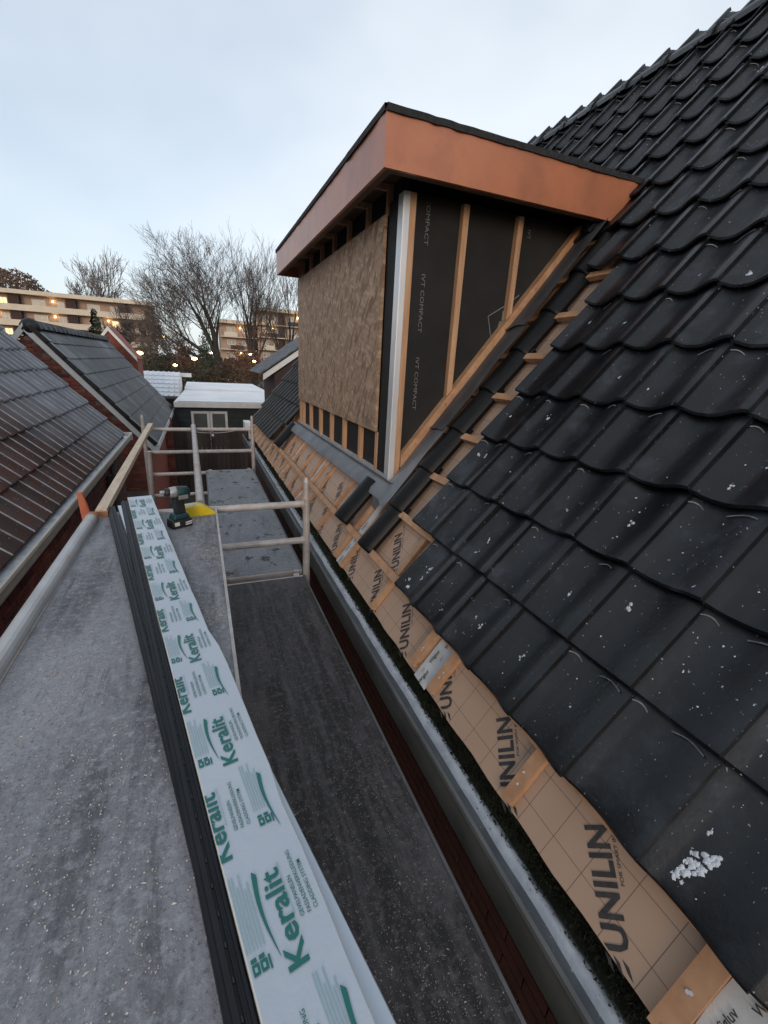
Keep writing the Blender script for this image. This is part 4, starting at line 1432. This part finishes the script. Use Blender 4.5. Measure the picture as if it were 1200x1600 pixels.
# verge: white board and dark verge tiles
def along(u, n_, y): return e0 + U2 * u + N2 * n_ + VD * y
mb = MB()
mb.prism([along(-.1, -.125, Y2 - .035), along(L2 + .05, -.125, Y2 - .035), along(L2 + .05, -.025, Y2 - .035), along(-.1, -.025, Y2 - .035)], (0, .03, 0))
part('verge_board', mb, m_white, h2)
U2b = Vector((-U2.x, 0, U2.z)) * -1
mb = MB()
ap = along(L2 + .05, -.075, Y2 - .035)
mb.prism([ap + Vector((0, 0, .07)), ap + Vector((-.6, 0, -.65)), ap + Vector((-.6, 0, -.79)), ap + Vector((0, 0, -.07))], (0, .03, 0))
part('verge_board', mb, m_white, h2)
for r in range(8):
    mb = MB()
    u = r * .36
    mb.prism([along(u, -.024, Y2 - .05), along(u + .375, -.024, Y2 - .05), along(u + .375, .05, Y2 - .05), along(u, .072, Y2 - .05)], (0, .18, 0))
    part('verge_tile', mb, m_tile, h2)
mb = MB()
mb.blob((RX, Y2 + .03, RZ - .02), .165, (1.05, .5, 1), jit=.03, n=14, rings=8)
part('ridge_end_cap', mb, m_tile, h2, smooth=True)
# gable bricks
mb = MB()
mb.prism([(HX - .12, Y2 + .012, -4.4), (HX - .12, Y2 + .012, HZ + .0), (RX, Y2 + .012, RZ - .05), (2 * RX - HX, Y2 + .012, HZ), (2 * RX - HX, Y2 + .012, -4.4)], (0, .1, 0))
mb.box(2 * RX - HX, HX - .135, Y2 + .113, Y2E - .1, -4.4, HZ)
part('wall_backing', mb, m_mortar, h2)
me_b2 = brick_mesh(.236, .060, .014, m_brick2)
MB2 = Matrix(((1, 0, 0), (0, -1, 0), (0, 0, 1))).to_4x4()
Ms = []
slope = math.tan(h2th)
for r in range(42):
    z = RZ - .22 - .0725 * r
    for k in range(16):
        x = HX - .12 - .246 * (k + 1) - (.123 if r % 2 else 0) + .12
        zt = HZ + (HX - (x + .236)) * slope - .05
        if z + .06 > zt or zt - z > 2.0 or x + .236 > HX - .12: continue
        Ms.append(Matrix.Translation((x, Y2 + .012, z)) @ MB2)
pieces('brick', me_b2, Ms, h2, cap=290, field='brick_field', margin=60)
MB3 = MB1
bm_ = MB()
for r in range(30):
    z = HZ - .2 - .0725 * r
    for k in range(31):
        y = Y2 + .14 + .246 * k + (.1 if r % 2 else 0)
        bm_.box(HX - .135, HX - .122, y, y + .236, z, z + .06)
part('side_brick_field', bm_, m_brick2, h2, kind='stuff')
mb = MB()
mb.box(HX - .02, HX + .045, Y2 - .02, Y2E, HZ - .14, HZ - .02)
part('eave_board', mb, m_white, h2)

# far red gable beyond
h3 = thing('red_gable_house', (-3.1, 21, -4.4), 'small red-roofed house with white verge peeking over the grey ridge', 'house')
mb = MB()
A3 = [(-4.2, 18.9, -.95), (-2.80, 18.9, .80), (-2.0, 18.9, -.18)]
mb.prism([(-4.2, 18.95, -4.4), (-4.2, 18.95, -1.0), (-2.80, 18.95, .78), (-2.0, 18.95, -.21), (-2.0, 18.95, -4.4)], (0, 1.6, 0))
part('wall', mb, m_brick2, h3)
mb = MB()
for (p, q) in ((A3[0], A3[1]), (A3[1], A3[2])):
    p, q = Vector(p), Vector(q)
    mb.prism([p + Vector((0, 0, .02)), q + Vector((0, 0, .02)), q + Vector((0, 0, -.12)), p + Vector((0, 0, -.12))], (0, .04, 0))
part('verge_board', mb, m_white, h3)
mb = MB()
p, q = Vector(A3[1]), Vector(A3[2])
mb.add([p + Vector((0, .05, .03)), q + Vector((.05, .05, -.03)), q + Vector((.05, 1.7, -.03)), p + Vector((0, 1.7, .03))], [(0, 1, 2, 3)])
part('roof', mb, mat('red_clay_roof', (0.30, 0.075, 0.045), (0.22, 0.06, 0.04), 3, .8), h3)

# ================================================================== GARDEN HOUSE, SHED, FENCE
YG = 17.5
gh = thing('garden_house', (.65, 20, -4.4), 'dark green garden house with flat white frosted roof and double window', 'garden house')
mb = MB()
for k in range(15):
    z = -4.4 + .19 * k
    mb.box(-.75, 2.35, YG + .10, YG + .14, z, z + .182)
wl = part('board_wall', mb, m_green, gh)
mb = MB()
mb.box(-.74, 2.34, YG + .141, YG + 5, -4.4, -1.76)
part('wall_core', mb, m_green, gh)
mb = MB()
mb.box(-.865, .70, YG - .12, YG - .08, -1.745, -1.565)
mb.box(.703, 2.28, YG - .12, YG - .08, -1.745, -1.565)
part('roof_fascia', mb, m_white, gh)
mb = MB()
mb.add([(-.86, YG - .079, -1.575), (2.27, YG - .079, -1.575), (2.75, YG + 5.2, -1.50), (-.62, YG + 5.2, -1.50)], [(0, 1, 2, 3)])
mb.add([(-.86, YG - .079, -1.72), (2.27, YG - .079, -1.72), (2.75, YG + 5.2, -1.72), (-.62, YG + 5.2, -1.72)], [(3, 2, 1, 0)])
mb.box(-.62, 3.0, YG + 5.25, YG + 11, -1.6, -1.42)
mb.add([(2.275, YG - .05, -1.58), (3.6, YG + 1.6, -1.62), (3.7, YG + 7, -1.55), (2.76, YG + 5.2, -1.51)], [(0, 1, 2, 3)])
part('flat_roof', mb, m_roofw, gh)
for k, (xa_, xb_) in enumerate(((-.335, .285), (.295, .91))):
    mb = MB()
    z0, z1, y = -3.3, -1.895, YG + .06
    for (a, b, c, d_) in ((xa_, xa_ + .085, z0, z1), (xb_ - .085, xb_, z0, z1), (xa_ + .086, xb_ - .086, z1 - .085, z1), (xa_ + .086, xb_ - .086, z0, z0 + .09)):
        mb.box(a, b, y, y + .04, c, d_)
    w_ = part('window', mb, m_white, gh)
    mb = MB()
    mb.box(xa_ + .084, xb_ - .084, y + .02, y + .03, z0 + .08, z1 - .08)
    part('pane', mb, m_glass, w_)
sh = thing('snowy_shed', (-1.7, 23.5, -4.4), 'small shed with a snow-covered tiled roof left of the garden house', 'shed')
mb = MB()
mb.box(-3.0, -.86, 22.4, 25, -4.4, -1.9)
part('wall', mb, m_fence[2], sh)
me_sh = make_tile(.22, .34, old_prof, 'snowy_tile', [m_wtile, m_wtile], nseg=6, rib=False)
Us, Ns = Vector((0, math.cos(R(28)), math.sin(R(28)))), Vector((0, -math.sin(R(28)), math.cos(R(28))))
Mshed = Matrix((Vector((1, 0, 0)), Us, Ns)).transposed().to_4x4()
pieces('roof_tile', me_sh, [Matrix.Translation(Vector((-3.0 + .22 * k, 22.0, -1.76)) + Us * (.34 * r)) @ Mshed for r in range(6) for k in range(10)], sh)
mb = MB()
mb.box(-3.1, -.3, 24.4, 24.6, -1.0, -.82)
mb.box(-.80, -.74, 22.0, 24.2, -1.9, -1.0)
part('white_trim', mb, m_white, sh)
fe = thing('board_fence', (0, 15.5, -4.4), 'dark weathered board fence between the houses, behind the scaffold', 'fence')
x = -1.05
k = 0
while x < 2.3:
    w = ru(.135, .15)
    mb = MB()
    dz, dy = ru(-.02, .02), ru(-.012, .012)
    mb.box(x, x + w - .008, 15.5 + dy, 15.52 + dy, -4.4, -2.31 + dz)
    part('fence_board', mb, m_fence[random.choice((0, 0, 1, 1, 2))], fe)
    x += w
    k += 1
mb = MB()
for z in (-2.7, -3.9): mb.box(-1.05, 2.3, 15.535, 15.58, z, z + .07)
part('fence_rail', mb, m_fence[0], fe)
t = thing('brick_pier', (-1.0, 15.3, -4.4), 'orange-brown brick pier at the left end of the dark fence', 'pier')
mb = MB()
mb.box(-1.13, -.88, 15.2, 15.42, -4.4, -1.86)
part('pier_core', mb, m_mortar, t)
for r in range(33):
    for k in range(2):
        mb = MB()
        x0 = -1.14 + (.0 if k == 0 else (.115 if r % 2 else .155))
        x1 = -1.14 + ((.105 if r % 2 else .145) if k == 0 else .27)
        mb.box(x0, x1, 15.19, 15.2, -4.38 + .076 * r, -4.38 + .076 * r + .064)
        part('brick', mb, m_brick2, t)
t = thing('hanging_lamp_line', (.2, 14.9, -2.2), 'thin washing line with a small white bulb in front of the dark fence', 'line')
mb = MB()
pts = [Vector((-.75 + 2.1 * k / 16, 14.9, -2.28 + .16 * (2 * k / 16 - 1) ** 2)) for k in range(17)]
for a, b in zip(pts[:-1], pts[1:]): mb.tube(a, b, .008, n=5)
part('line_wire', mb, m_white, t)
mb = MB()
mb.blob((.30, 14.9, -2.36), .045, jit=0, n=10, rings=6)
part('white_bulb', mb, m_white, t, smooth=True)

# house end on the right behind the dormer
h4 = thing('pitched_annex', (3.3, 15, -4.4), 'dark annex with grey lean-to roof and pale verge board behind the dormer', 'house')
mb = MB()
E0, E1 = Vector((1.80, 14, -.40)), Vector((4.9, 14, 1.77))
mb.prism([E0, E1, E1 + Vector((0, 0, -.17)), E0 + Vector((0, 0, -.17))], (0, .06, 0))
part('verge_board', mb, m_white, h4)
mb = MB()
mb.add([E0 + Vector((-.12, -.03, .015)), E1 + Vector((0, -.03, .10)), E1 + Vector((0, 3, .10)), E0 + Vector((-.12, 3, .015))], [(0, 1, 2, 3)])
mb.add([E0 + Vector((-.12, -.03, -.03)), E1 + Vector((0, -.03, .04)), E1 + Vector((0, -.03, .10)), E0 + Vector((-.12, -.03, .015))], [(0, 1, 2, 3)])
part('roof', mb, m_ridge, h4)
mb = MB()
mb.prism([E0 + Vector((.35, .07, 0)), E1 + Vector((0, .07, -.1)), Vector((4.9, 14.07, -4.4)), Vector((2.15, 14.07, -4.4))], (0, 2.5, 0))
part('wall', mb, m_recess, h4)

# ================================================================== APARTMENT BLOCKS
def window_part(parent, xa_, xb_, z0, z1, y, lit=False, nm='window'):
    mb = MB()
    f = .10
    mid = (xa_ + xb_) / 2
    for (a, b, c, d_) in ((xa_, xa_ + f, z0, z1), (xb_ - f, xb_, z0, z1), (mid - f / 2, mid + f / 2, z0, z1), (xa_ + f + .001, mid - f / 2 - .001, z1 - f, z1), (mid + f / 2 + .001, xb_ - f - .001, z1 - f, z1), (xa_ + f + .001, mid - f / 2 - .001, z0, z0 + f), (mid + f / 2 + .001, xb_ - f - .001, z0, z0 + f)):
        mb.box(a, b, y - .12, y, c, d_)
    w_ = part(nm, mb, m_white, parent)
    mb = MB()
    mb.box(xa_ + .05, xb_ - .05, y - .06, y - .03, z0 + .05, z1 - .05)
    part('pane', mb, m_lit if lit else m_pane, w_)
def lamp_part(parent, p, r=.26):
    mb = MB()
    mb.blob(p, r, jit=0, n=8, rings=6)
    part('wall_lamp', mb, m_lamp, parent, smooth=True)
def apartment(X0, X1, Y, nst, sh_, bay, ztop, label, phase=0, rail_style=False):
    t = thing('apartment_block', ((X0 + X1) / 2, Y + 5, -4.4), label, 'apartment block', 'apartment blocks')
    mb = MB()
    mb.box(X0 + .1, X1 - .1, Y + 1.7, Y + 11, -4.4, ztop - .35)
    part('wall', mb, m_aptw, t)
    mb = MB()
    mb.box(X0 - .3, X1 + .3, Y - .5, Y + 11.3, ztop - .5, ztop + .35)
    part('roof_edge', mb, m_conc, t)
    for s in range(nst):
        zf = ztop - .5 - sh_ * (s + 1)
        if zf < -4.3: break
        mb = MB()
        mb.box(X0, X1, Y - .2, Y + 1.69, zf - .22, zf)
        if not rail_style: mb.box(X0, X1, Y - .2, Y - .02, zf + .001, zf + 1.05)
        part('balcony', mb, m_conc, t)
        if rail_style:
            for k in range(int((X1 - X0) / bay) + 1):
                mb = MB()
                xs = X0 + k * bay + 1.0 + (1.5 if s % 2 else 0)
                if xs + 3.4 > X1: continue
                mb.box(xs, xs + 3.4, Y - .25, Y - .21, zf, zf + 1.05)
                part('balcony_screen', mb, m_rail if (k + s) % 2 else m_conc, t)
        k = 0
        x = X0 + phase
        while x + bay * .9 < X1:
            window_part(t, x + bay * .18, x + bay * .42, zf + 1.1, zf + 2.45, Y + 1.69, lit=False)
            window_part(t, x + bay * .62, x + bay * .76, zf + .95, zf + 2.4, Y + 1.69, lit=(rnd() < .2), nm='door_window')
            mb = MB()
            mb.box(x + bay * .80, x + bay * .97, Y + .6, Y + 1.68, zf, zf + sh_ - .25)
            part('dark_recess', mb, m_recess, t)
            mb = MB()
            mb.box(x + bay * .985, x + bay * .995, Y - .1, Y + 1.68, zf, zf + sh_ - .23)
            part('divider', mb, m_rail, t)
            if rnd() < .55: lamp_part(t, (x + bay * .56, Y + 1.3, zf + 2.3), .15)
            x += bay
            k += 1
    return t
apartment(-47, -9.6, 130, 5, 3.2, 10.7, 11.5, 'long beige balcony apartment block behind the grey ridge on the left', .6)
apartment(6.2, 15.5, 132, 4, 3.2, 9.0, 9.2, 'lower beige apartment block seen through the bare trees', .2, True)
apartment(15.8, 30, 131, 5, 3.2, 7.0, 12.9, 'taller apartment block with pinkish top storey right of the bare trees', .2, True)

# ================================================================== TREES
def branch_tree(base, height, trunk_r, seed, lean=(0, 0), spread=1.0, levels=5, up=.35, split=.32, label='', cat='tree', mt=m_bark, mw=m_twig, tmin=.028, name='bare_tree', limbs=None, droop=0.0):
    rg = random.Random(seed)
    t = thing(name, base, label, cat, 'bare trees beyond the gardens')
    A, B = MB(), MB()
    cnt = [0]
    def grow(p, d, ln, r, lev):
        cnt[0] += 1
        nseg = 5 if lev < 2 else (4 if lev < 4 else 3)
        q = p
        rr = r
        for k in range(nseg):
            wob = .05 + .028 * lev
            d = (d + Vector((rg.gauss(0, wob), rg.gauss(0, wob), rg.gauss(0, wob * .6) + up * .10 - droop * lev * .02))).normalized()
            q2 = q + d * (ln / nseg)
            r2 = max(tmin * .6, rr * (.88 if lev < 2 else .84))
            (A if lev < 3 else B).tube(q, q2, rr, r2, n=6 if lev < 2 else (4 if lev < 4 else 3), cap=False)
            q, rr = q2, r2
            if lev < levels and k >= (2 if lev == 0 else 1):
                nb = 1 if rg.random() < .93 else 2
                for _ in range(nb):
                    ang = rg.uniform(.45, .95) * spread
                    ax = d.orthogonal().normalized()
                    ax.rotate(Matrix.Rotation(rg.uniform(0, 6.283), 3, d))
                    nd = d.copy()
                    nd.rotate(Matrix.Rotation(ang, 3, ax))
                    nd = (nd + Vector((lean[0], lean[1], up)) * .35).normalized()
                    grow(q, nd, ln * rg.uniform(.52, .78), max(tmin, rr * rg.uniform(.36, .56)), lev + 1)
        if lev < levels:
            grow(q, (d + Vector((lean[0], lean[1], 0)) * .2).normalized(), ln * rg.uniform(.6, .8), max(tmin, rr * .85), lev + 1)
    b = Vector(base)
    if limbs:
        top = b + Vector((0, 0, height * .22))
        A.tube(b, top, trunk_r * 1.25, trunk_r, n=9, cap=False)
        for (dx, dy, dz, ln, rr, zo) in limbs:
            st = b + Vector((0, 0, height * zo))
            grow(st, Vector((dx, dy, dz)).normalized(), ln, trunk_r * rr, 1)
    else: grow(b, Vector((lean[0] * .3, lean[1] * .3, 1)).normalized(), height * .42, trunk_r, 0)
    part('trunk', A, mt, t)
    part('crown', B, mw, t)
    return cnt[0]
C_ = []
C_.append(branch_tree((2.55, 65, -4.4), 20, .62, 11, lean=(-.18, 0), spread=.9, levels=6, up=.42, label='broad bare tree with limbs sweeping left, largest of the row', tmin=.017,
    limbs=[(-.95, .1, .62, 5.02, .55, .13), (-.75, -.2, .75, 5.15, .55, .17), (-.45, .2, 1, 5.68, .6, .20), (-.08, -.1, 1, 5.68, .68, .21), (.28, .2, 1, 4.22, .45, .21), (-.98, -.1, .30, 4.36, .42, .14), (-.25, -.3, 1, 4.88, .5, .19)]))
C_.append(branch_tree((7.15, 66, -4.4), 21, .42, 23, lean=(0, 0), spread=.62, levels=5, up=.75, label='slender upright bare tree in the middle of the row', tmin=.017,
    limbs=[(-.22, .1, 1, 5.68, .62, .15), (.16, -.1, 1, 5.81, .62, .17), (0, .2, 1, 6.07, .7, .2), (-.42, 0, 1, 4.36, .45, .2), (.40, .1, 1, 4.36, .45, .16)]))
C_.append(branch_tree((11.6, 64, -4.4), 19, .36, 37, lean=(0, 0), spread=.7, levels=5, up=.65, label='bare tree half hidden by the dormer corner', tmin=.017,
    limbs=[(-.30, .1, 1, 5.15, .6, .15), (.14, -.1, 1, 5.28, .62, .17), (.3, .2, 1, 5.28, .6, .2), (-.55, 0, 1, 4.22, .45, .18)]))
C_.append(branch_tree((-26, 160, -4.4), 30, .5, 41, spread=.7, levels=5, up=.6, label='pale bare tree rising behind the left apartment block', mt=m_twigp, mw=m_twigp, tmin=.055,
    limbs=[(-.35, .1, 1, 7.50, .6, .3), (.25, -.1, 1, 7.80, .6, .3), (0, .2, 1, 8.10, .7, .32), (-.6, 0, 1, 5.70, .5, .3), (.6, 0, 1, 5.70, .5, .3)]))
C_.append(branch_tree((-6.0, 88, -4.4), 8.5, .14, 53, spread=.8, levels=5, up=.5, label='thin bare sapling in front of the right end of the left apartment block', tmin=.035))
C_.append(branch_tree((-12.2, 100, -4.4), 10, .16, 59, spread=.8, levels=5, up=.5, label='bare reddish tree before the balconies left of the broad tree', tmin=.04))
C_.append(branch_tree((-2.2, 75, -4.4), 6.5, .14, 61, spread=.9, levels=5, up=.35, label='small arching bare tree above the hedge left of the broad trunk', tmin=.03))

def leaf_crown(c, rx, ry, rz, n, size, mb, rg, lumps=9):
    L_ = [(Vector((rg.gauss(0, .45), rg.gauss(0, .45), rg.gauss(0, .42))), rg.uniform(.35, .62)) for _ in range(lumps)]
    for _ in range(n):
        l, lr = rg.choice(L_)
        p = Vector((rg.gauss(0, 1), rg.gauss(0, 1), rg.gauss(0, 1))).normalized() * lr * (rg.random() ** .45)
        q = l + p
        q = Vector((q.x * rx, q.y * ry, q.z * rz)) + Vector(c)
        a = Vector((rg.gauss(0, 1), rg.gauss(0, 1), rg.gauss(0, 1))).normalized() * size * rg.uniform(.6, 1.5)
        b = Vector((rg.gauss(0, 1), rg.gauss(0, 1), rg.gauss(0, 1))).normalized() * size * rg.uniform(.5, 1.2)
        mb.add([q - a, q + b, q + a], [(0, 1, 2)])
def shrub(x, y, rx, h, m, label, seed, n=900, size=.16, name='shrub', trunk=True, cat='shrub', group='shrubs along the back gardens'):
    rg = random.Random(seed)
    t = thing(name, (x, y, -4.4), label, cat, group)
    mb = MB()
    leaf_crown((x, y, -4.4 + h * .52), rx, rx, h * .5, n, size, mb, rg)
    part('crown', mb, m, t)
    mb = MB()
    for k in range(5):
        mb.tube((x + rg.gauss(0, .1), y, -4.4), (x + rg.gauss(0, rx * .5), y + rg.gauss(0, rx * .4), -4.4 + h * rg.uniform(.5, .85)), .07, .02, n=4, cap=False)
    part('trunk', mb, m_bark, t)
shr = [(-4.6, 42, 2.2, 4.2, m_leafg, 'dark green shrub behind the lower end of the grey roof'), (-2.0, 44, 2.3, 4.0, m_leafg, 'dark green shrub above the snowy shed roof'),
       (.4, 46, 2.2, 3.7, m_leafg, 'dark shrub behind the left half of the flat white roof'), (2.6, 45, 2.2, 3.9, m_leafb, 'brown shrub at the foot of the broad bare tree'),
       (4.8, 47, 2.4, 4.3, m_leafb, 'brown shrub behind the middle of the flat white roof'), (7.2, 48, 2.6, 5.4, m_leafr, 'russet shrub at the foot of the slender bare tree'),
       (9.6, 47, 2.5, 4.8, m_leafb, 'brown shrub left of the lean-to roof'), (11.9, 48, 2.6, 5.0, m_leafr, 'russet shrub hidden partly by the chipboard front'),
       (-7.5, 52, 2.6, 4.6, m_leafb, 'brown shrub low behind the grey ridge'), (-1.2, 62, 2.2, 6.6, m_leafr, 'tall russet bush between the left block and the broad tree'),
       (1.2, 58, 1.0, 6.4, m_leafc, 'narrow dark conifer left of the broad trunk'), (5.4, 60, 2.2, 6.0, m_leafr, 'reddish bush between the two bare trunks'),
       (3.3, 26, 1.6, 2.2, m_leafg, 'low green bush right of the flat white roof'), (5.6, 29, 2.2, 2.9, m_leafg, 'low green bush under the lean-to roof')]
for i, (x, y, rx, h, m, lab) in enumerate(shr):
    shrub(x, y, rx, h, m, lab, 100 + i, n=1500, size=.15)
for i, (x, y, rx, h) in enumerate(((-15.8, 95, 2.2, 11.2),)):
    rg = random.Random(300 + i)
    t = thing('conifer', (x, y, -4.4), 'dark spruce standing before the balconies of the left block', 'tree')
    mb = MB()
    for _ in range(2600):
        f = rg.random() ** .7
        z = -4.4 + h * (.15 + .85 * (1 - f))
        a = rg.uniform(0, 6.283)
        rr = rx * f * (rg.random() ** .4) * (1 + .25 * math.sin(f * 40))
        p = Vector((x + rr * math.cos(a), y + rr * math.sin(a), z))
        d = Vector((math.cos(a), math.sin(a), -.4)) * .5
        mb.add([p, p + d, p + d * .4 + Vector((-math.sin(a), math.cos(a), .3)) * .25], [(0, 1, 2)])
    part('crown', mb, m_leafc, t)
    mb = MB()
    mb.tube((x, y, -4.4), (x, y, -4.4 + h * .95), .2, .03, n=6)
    part('trunk', mb, m_bark, t)
# wooded slope far behind the left block: one mass
mb = MB()
rg = random.Random(9)
def slope_z(x): return 15 + 9 * math.exp(-((x + 62) / 17) ** 2) + 1.4 * math.sin(x * .35) + 1.0 * math.sin(x * .9 + 1)
for _ in range(26000):
    x = rg.uniform(-105, -14)
    y = rg.uniform(176, 196)
    top = slope_z(x * 1.0) - max(0, (x + 40) * .10)
    z = -4 + (top + 4) * rg.random() ** .5
    p = Vector((x, y, z))
    a = Vector((rg.gauss(0, 1), rg.gauss(0, .5), rg.gauss(0, 1))).normalized() * rg.uniform(.4, .9)
    b = Vector((rg.gauss(0, 1), rg.gauss(0, .5), rg.gauss(0, 1))).normalized() * rg.uniform(.3, .7)
    nn = noise.noise(Vector((x * .12, z * .12, 3)))
    mb.add([p - a, p + b, p + a], [(0, 1, 2)], 1 if (x < -62 and nn > -.1) else 0)
single('far_wood', mb, [mat('far_russet_wood', (.15, .085, .055), (.10, .065, .05), .2, .95), m_leafo], 'russet autumn wood on the slope behind the left apartment block', 'wood', kind='stuff')
mb = MB()
for _ in range(9000):
    x = rg.uniform(-22, 40)
    y = rg.uniform(110, 122)
    z = -4.4 + 4.2 * rg.random() * (1 + .35 * noise.noise(Vector((x * .3, 0, 0))))
    p = Vector((x, y, z))
    a = Vector((rg.gauss(0, 1), rg.gauss(0, .5), rg.gauss(0, 1))).normalized() * rg.uniform(.3, .6)
    b = Vector((rg.gauss(0, 1), rg.gauss(0, .5), rg.gauss(0, 1))).normalized() * rg.uniform(.2, .5)
    mb.add([p - a, p + b, p + a], [(0, 1, 2)])
single('hedge_mass', mb, m_leafb, 'brown undergrowth along the foot of the apartment blocks', 'undergrowth', kind='stuff')

# ================================================================== STREET LAMPS AND CARS
def street_lamp(x, y, z, label, r=.22):
    t = thing('street_lamp', (x, y, -4.4), label, 'street lamp', 'lit street lamps')
    mb = MB()
    mb.tube((x, y, -4.4), (x, y, z), .06, .04, n=8)
    part('lamp_post', mb, m_rail, t)
    mb = MB()
    mb.blob((x, y - .1, z + .1), r * .62, (1.5, 1, .7), jit=0, n=10, rings=7)
    part('lamp_head', mb, m_lamp, t, smooth=True)
def at(px, py, Y):
    d = cx * (px - 600) + cy * (py - 800) + fwd * F
    return d * (Y / d.y)
for px, py, Y, r, lab in ((218, 553, 60, .40, 'brightest street lamp, glowing right of the grey ridge'), (274, 572, 50, .20, 'small lit street lamp above the snowy shed'),
                          (304, 562, 50, .27, 'lit street lamp left of the broad trunk'), (331, 552, 70, .30, 'lit street lamp right behind the broad trunk'),
                          (391, 555, 55, .15, 'upper of two small lamps by the slender trunk'), (397, 566, 50, .18, 'lower of two small lamps by the slender trunk'),
                          (254, 527, 95, .35, 'whitish lamp high between the left block and the broad tree')):
    p = at(px, py, Y)
    street_lamp(p.x, p.y, p.z, lab, r)
def car(x, y, rz, m, label):
    t = thing('parked_car', (x, y, -4.4), label, 'car', 'parked cars')
    M = Matrix.Translation((x, y, -4.4)) @ Matrix.Rotation(rz, 4, 'Z')
    mb = MB()
    pr = [(-2.4, .35), (-2.4, .85), (-1.6, 1.0), (-.9, 1.55), (.9, 1.6), (1.7, 1.05), (2.35, .9), (2.4, .35)]
    mb.prism([M @ Vector((a, -.9, b)) for a, b in pr], M.to_3x3() @ Vector((0, 1.8, 0)))
    part('body', mb, m, t)
    for s in (-1, 1):
        mb = MB()
        mb.add([M @ Vector((a, s * .905, b)) for a, b in ((-1.35, 1.05), (-.82, 1.46), (.8, 1.5), (1.35, 1.05))], [(0, 1, 2, 3)])
        part('side_window', mb, m_glass, t)
        for a in (-1.5, 1.5):
            mb = MB()
            mb.tube(M @ Vector((a, s * .72, .36)), M @ Vector((a, s * .93, .36)), .36, n=12)
            part('wheel', mb, m_tyre, t)
for px, Y, rz, m, lab in ((318, 64, .2, m_car, 'pale car parked left of the broad trunk'), (352, 66, -.3, m_car, 'pale car parked between the two bare trunks')):
    p = at(px, 580, Y)
    car(p.x, Y, rz, m, lab)
print('branches', C_)
for ob in list(bpy.data.objects):
    if 'org' in ob.keys(): del ob['org']
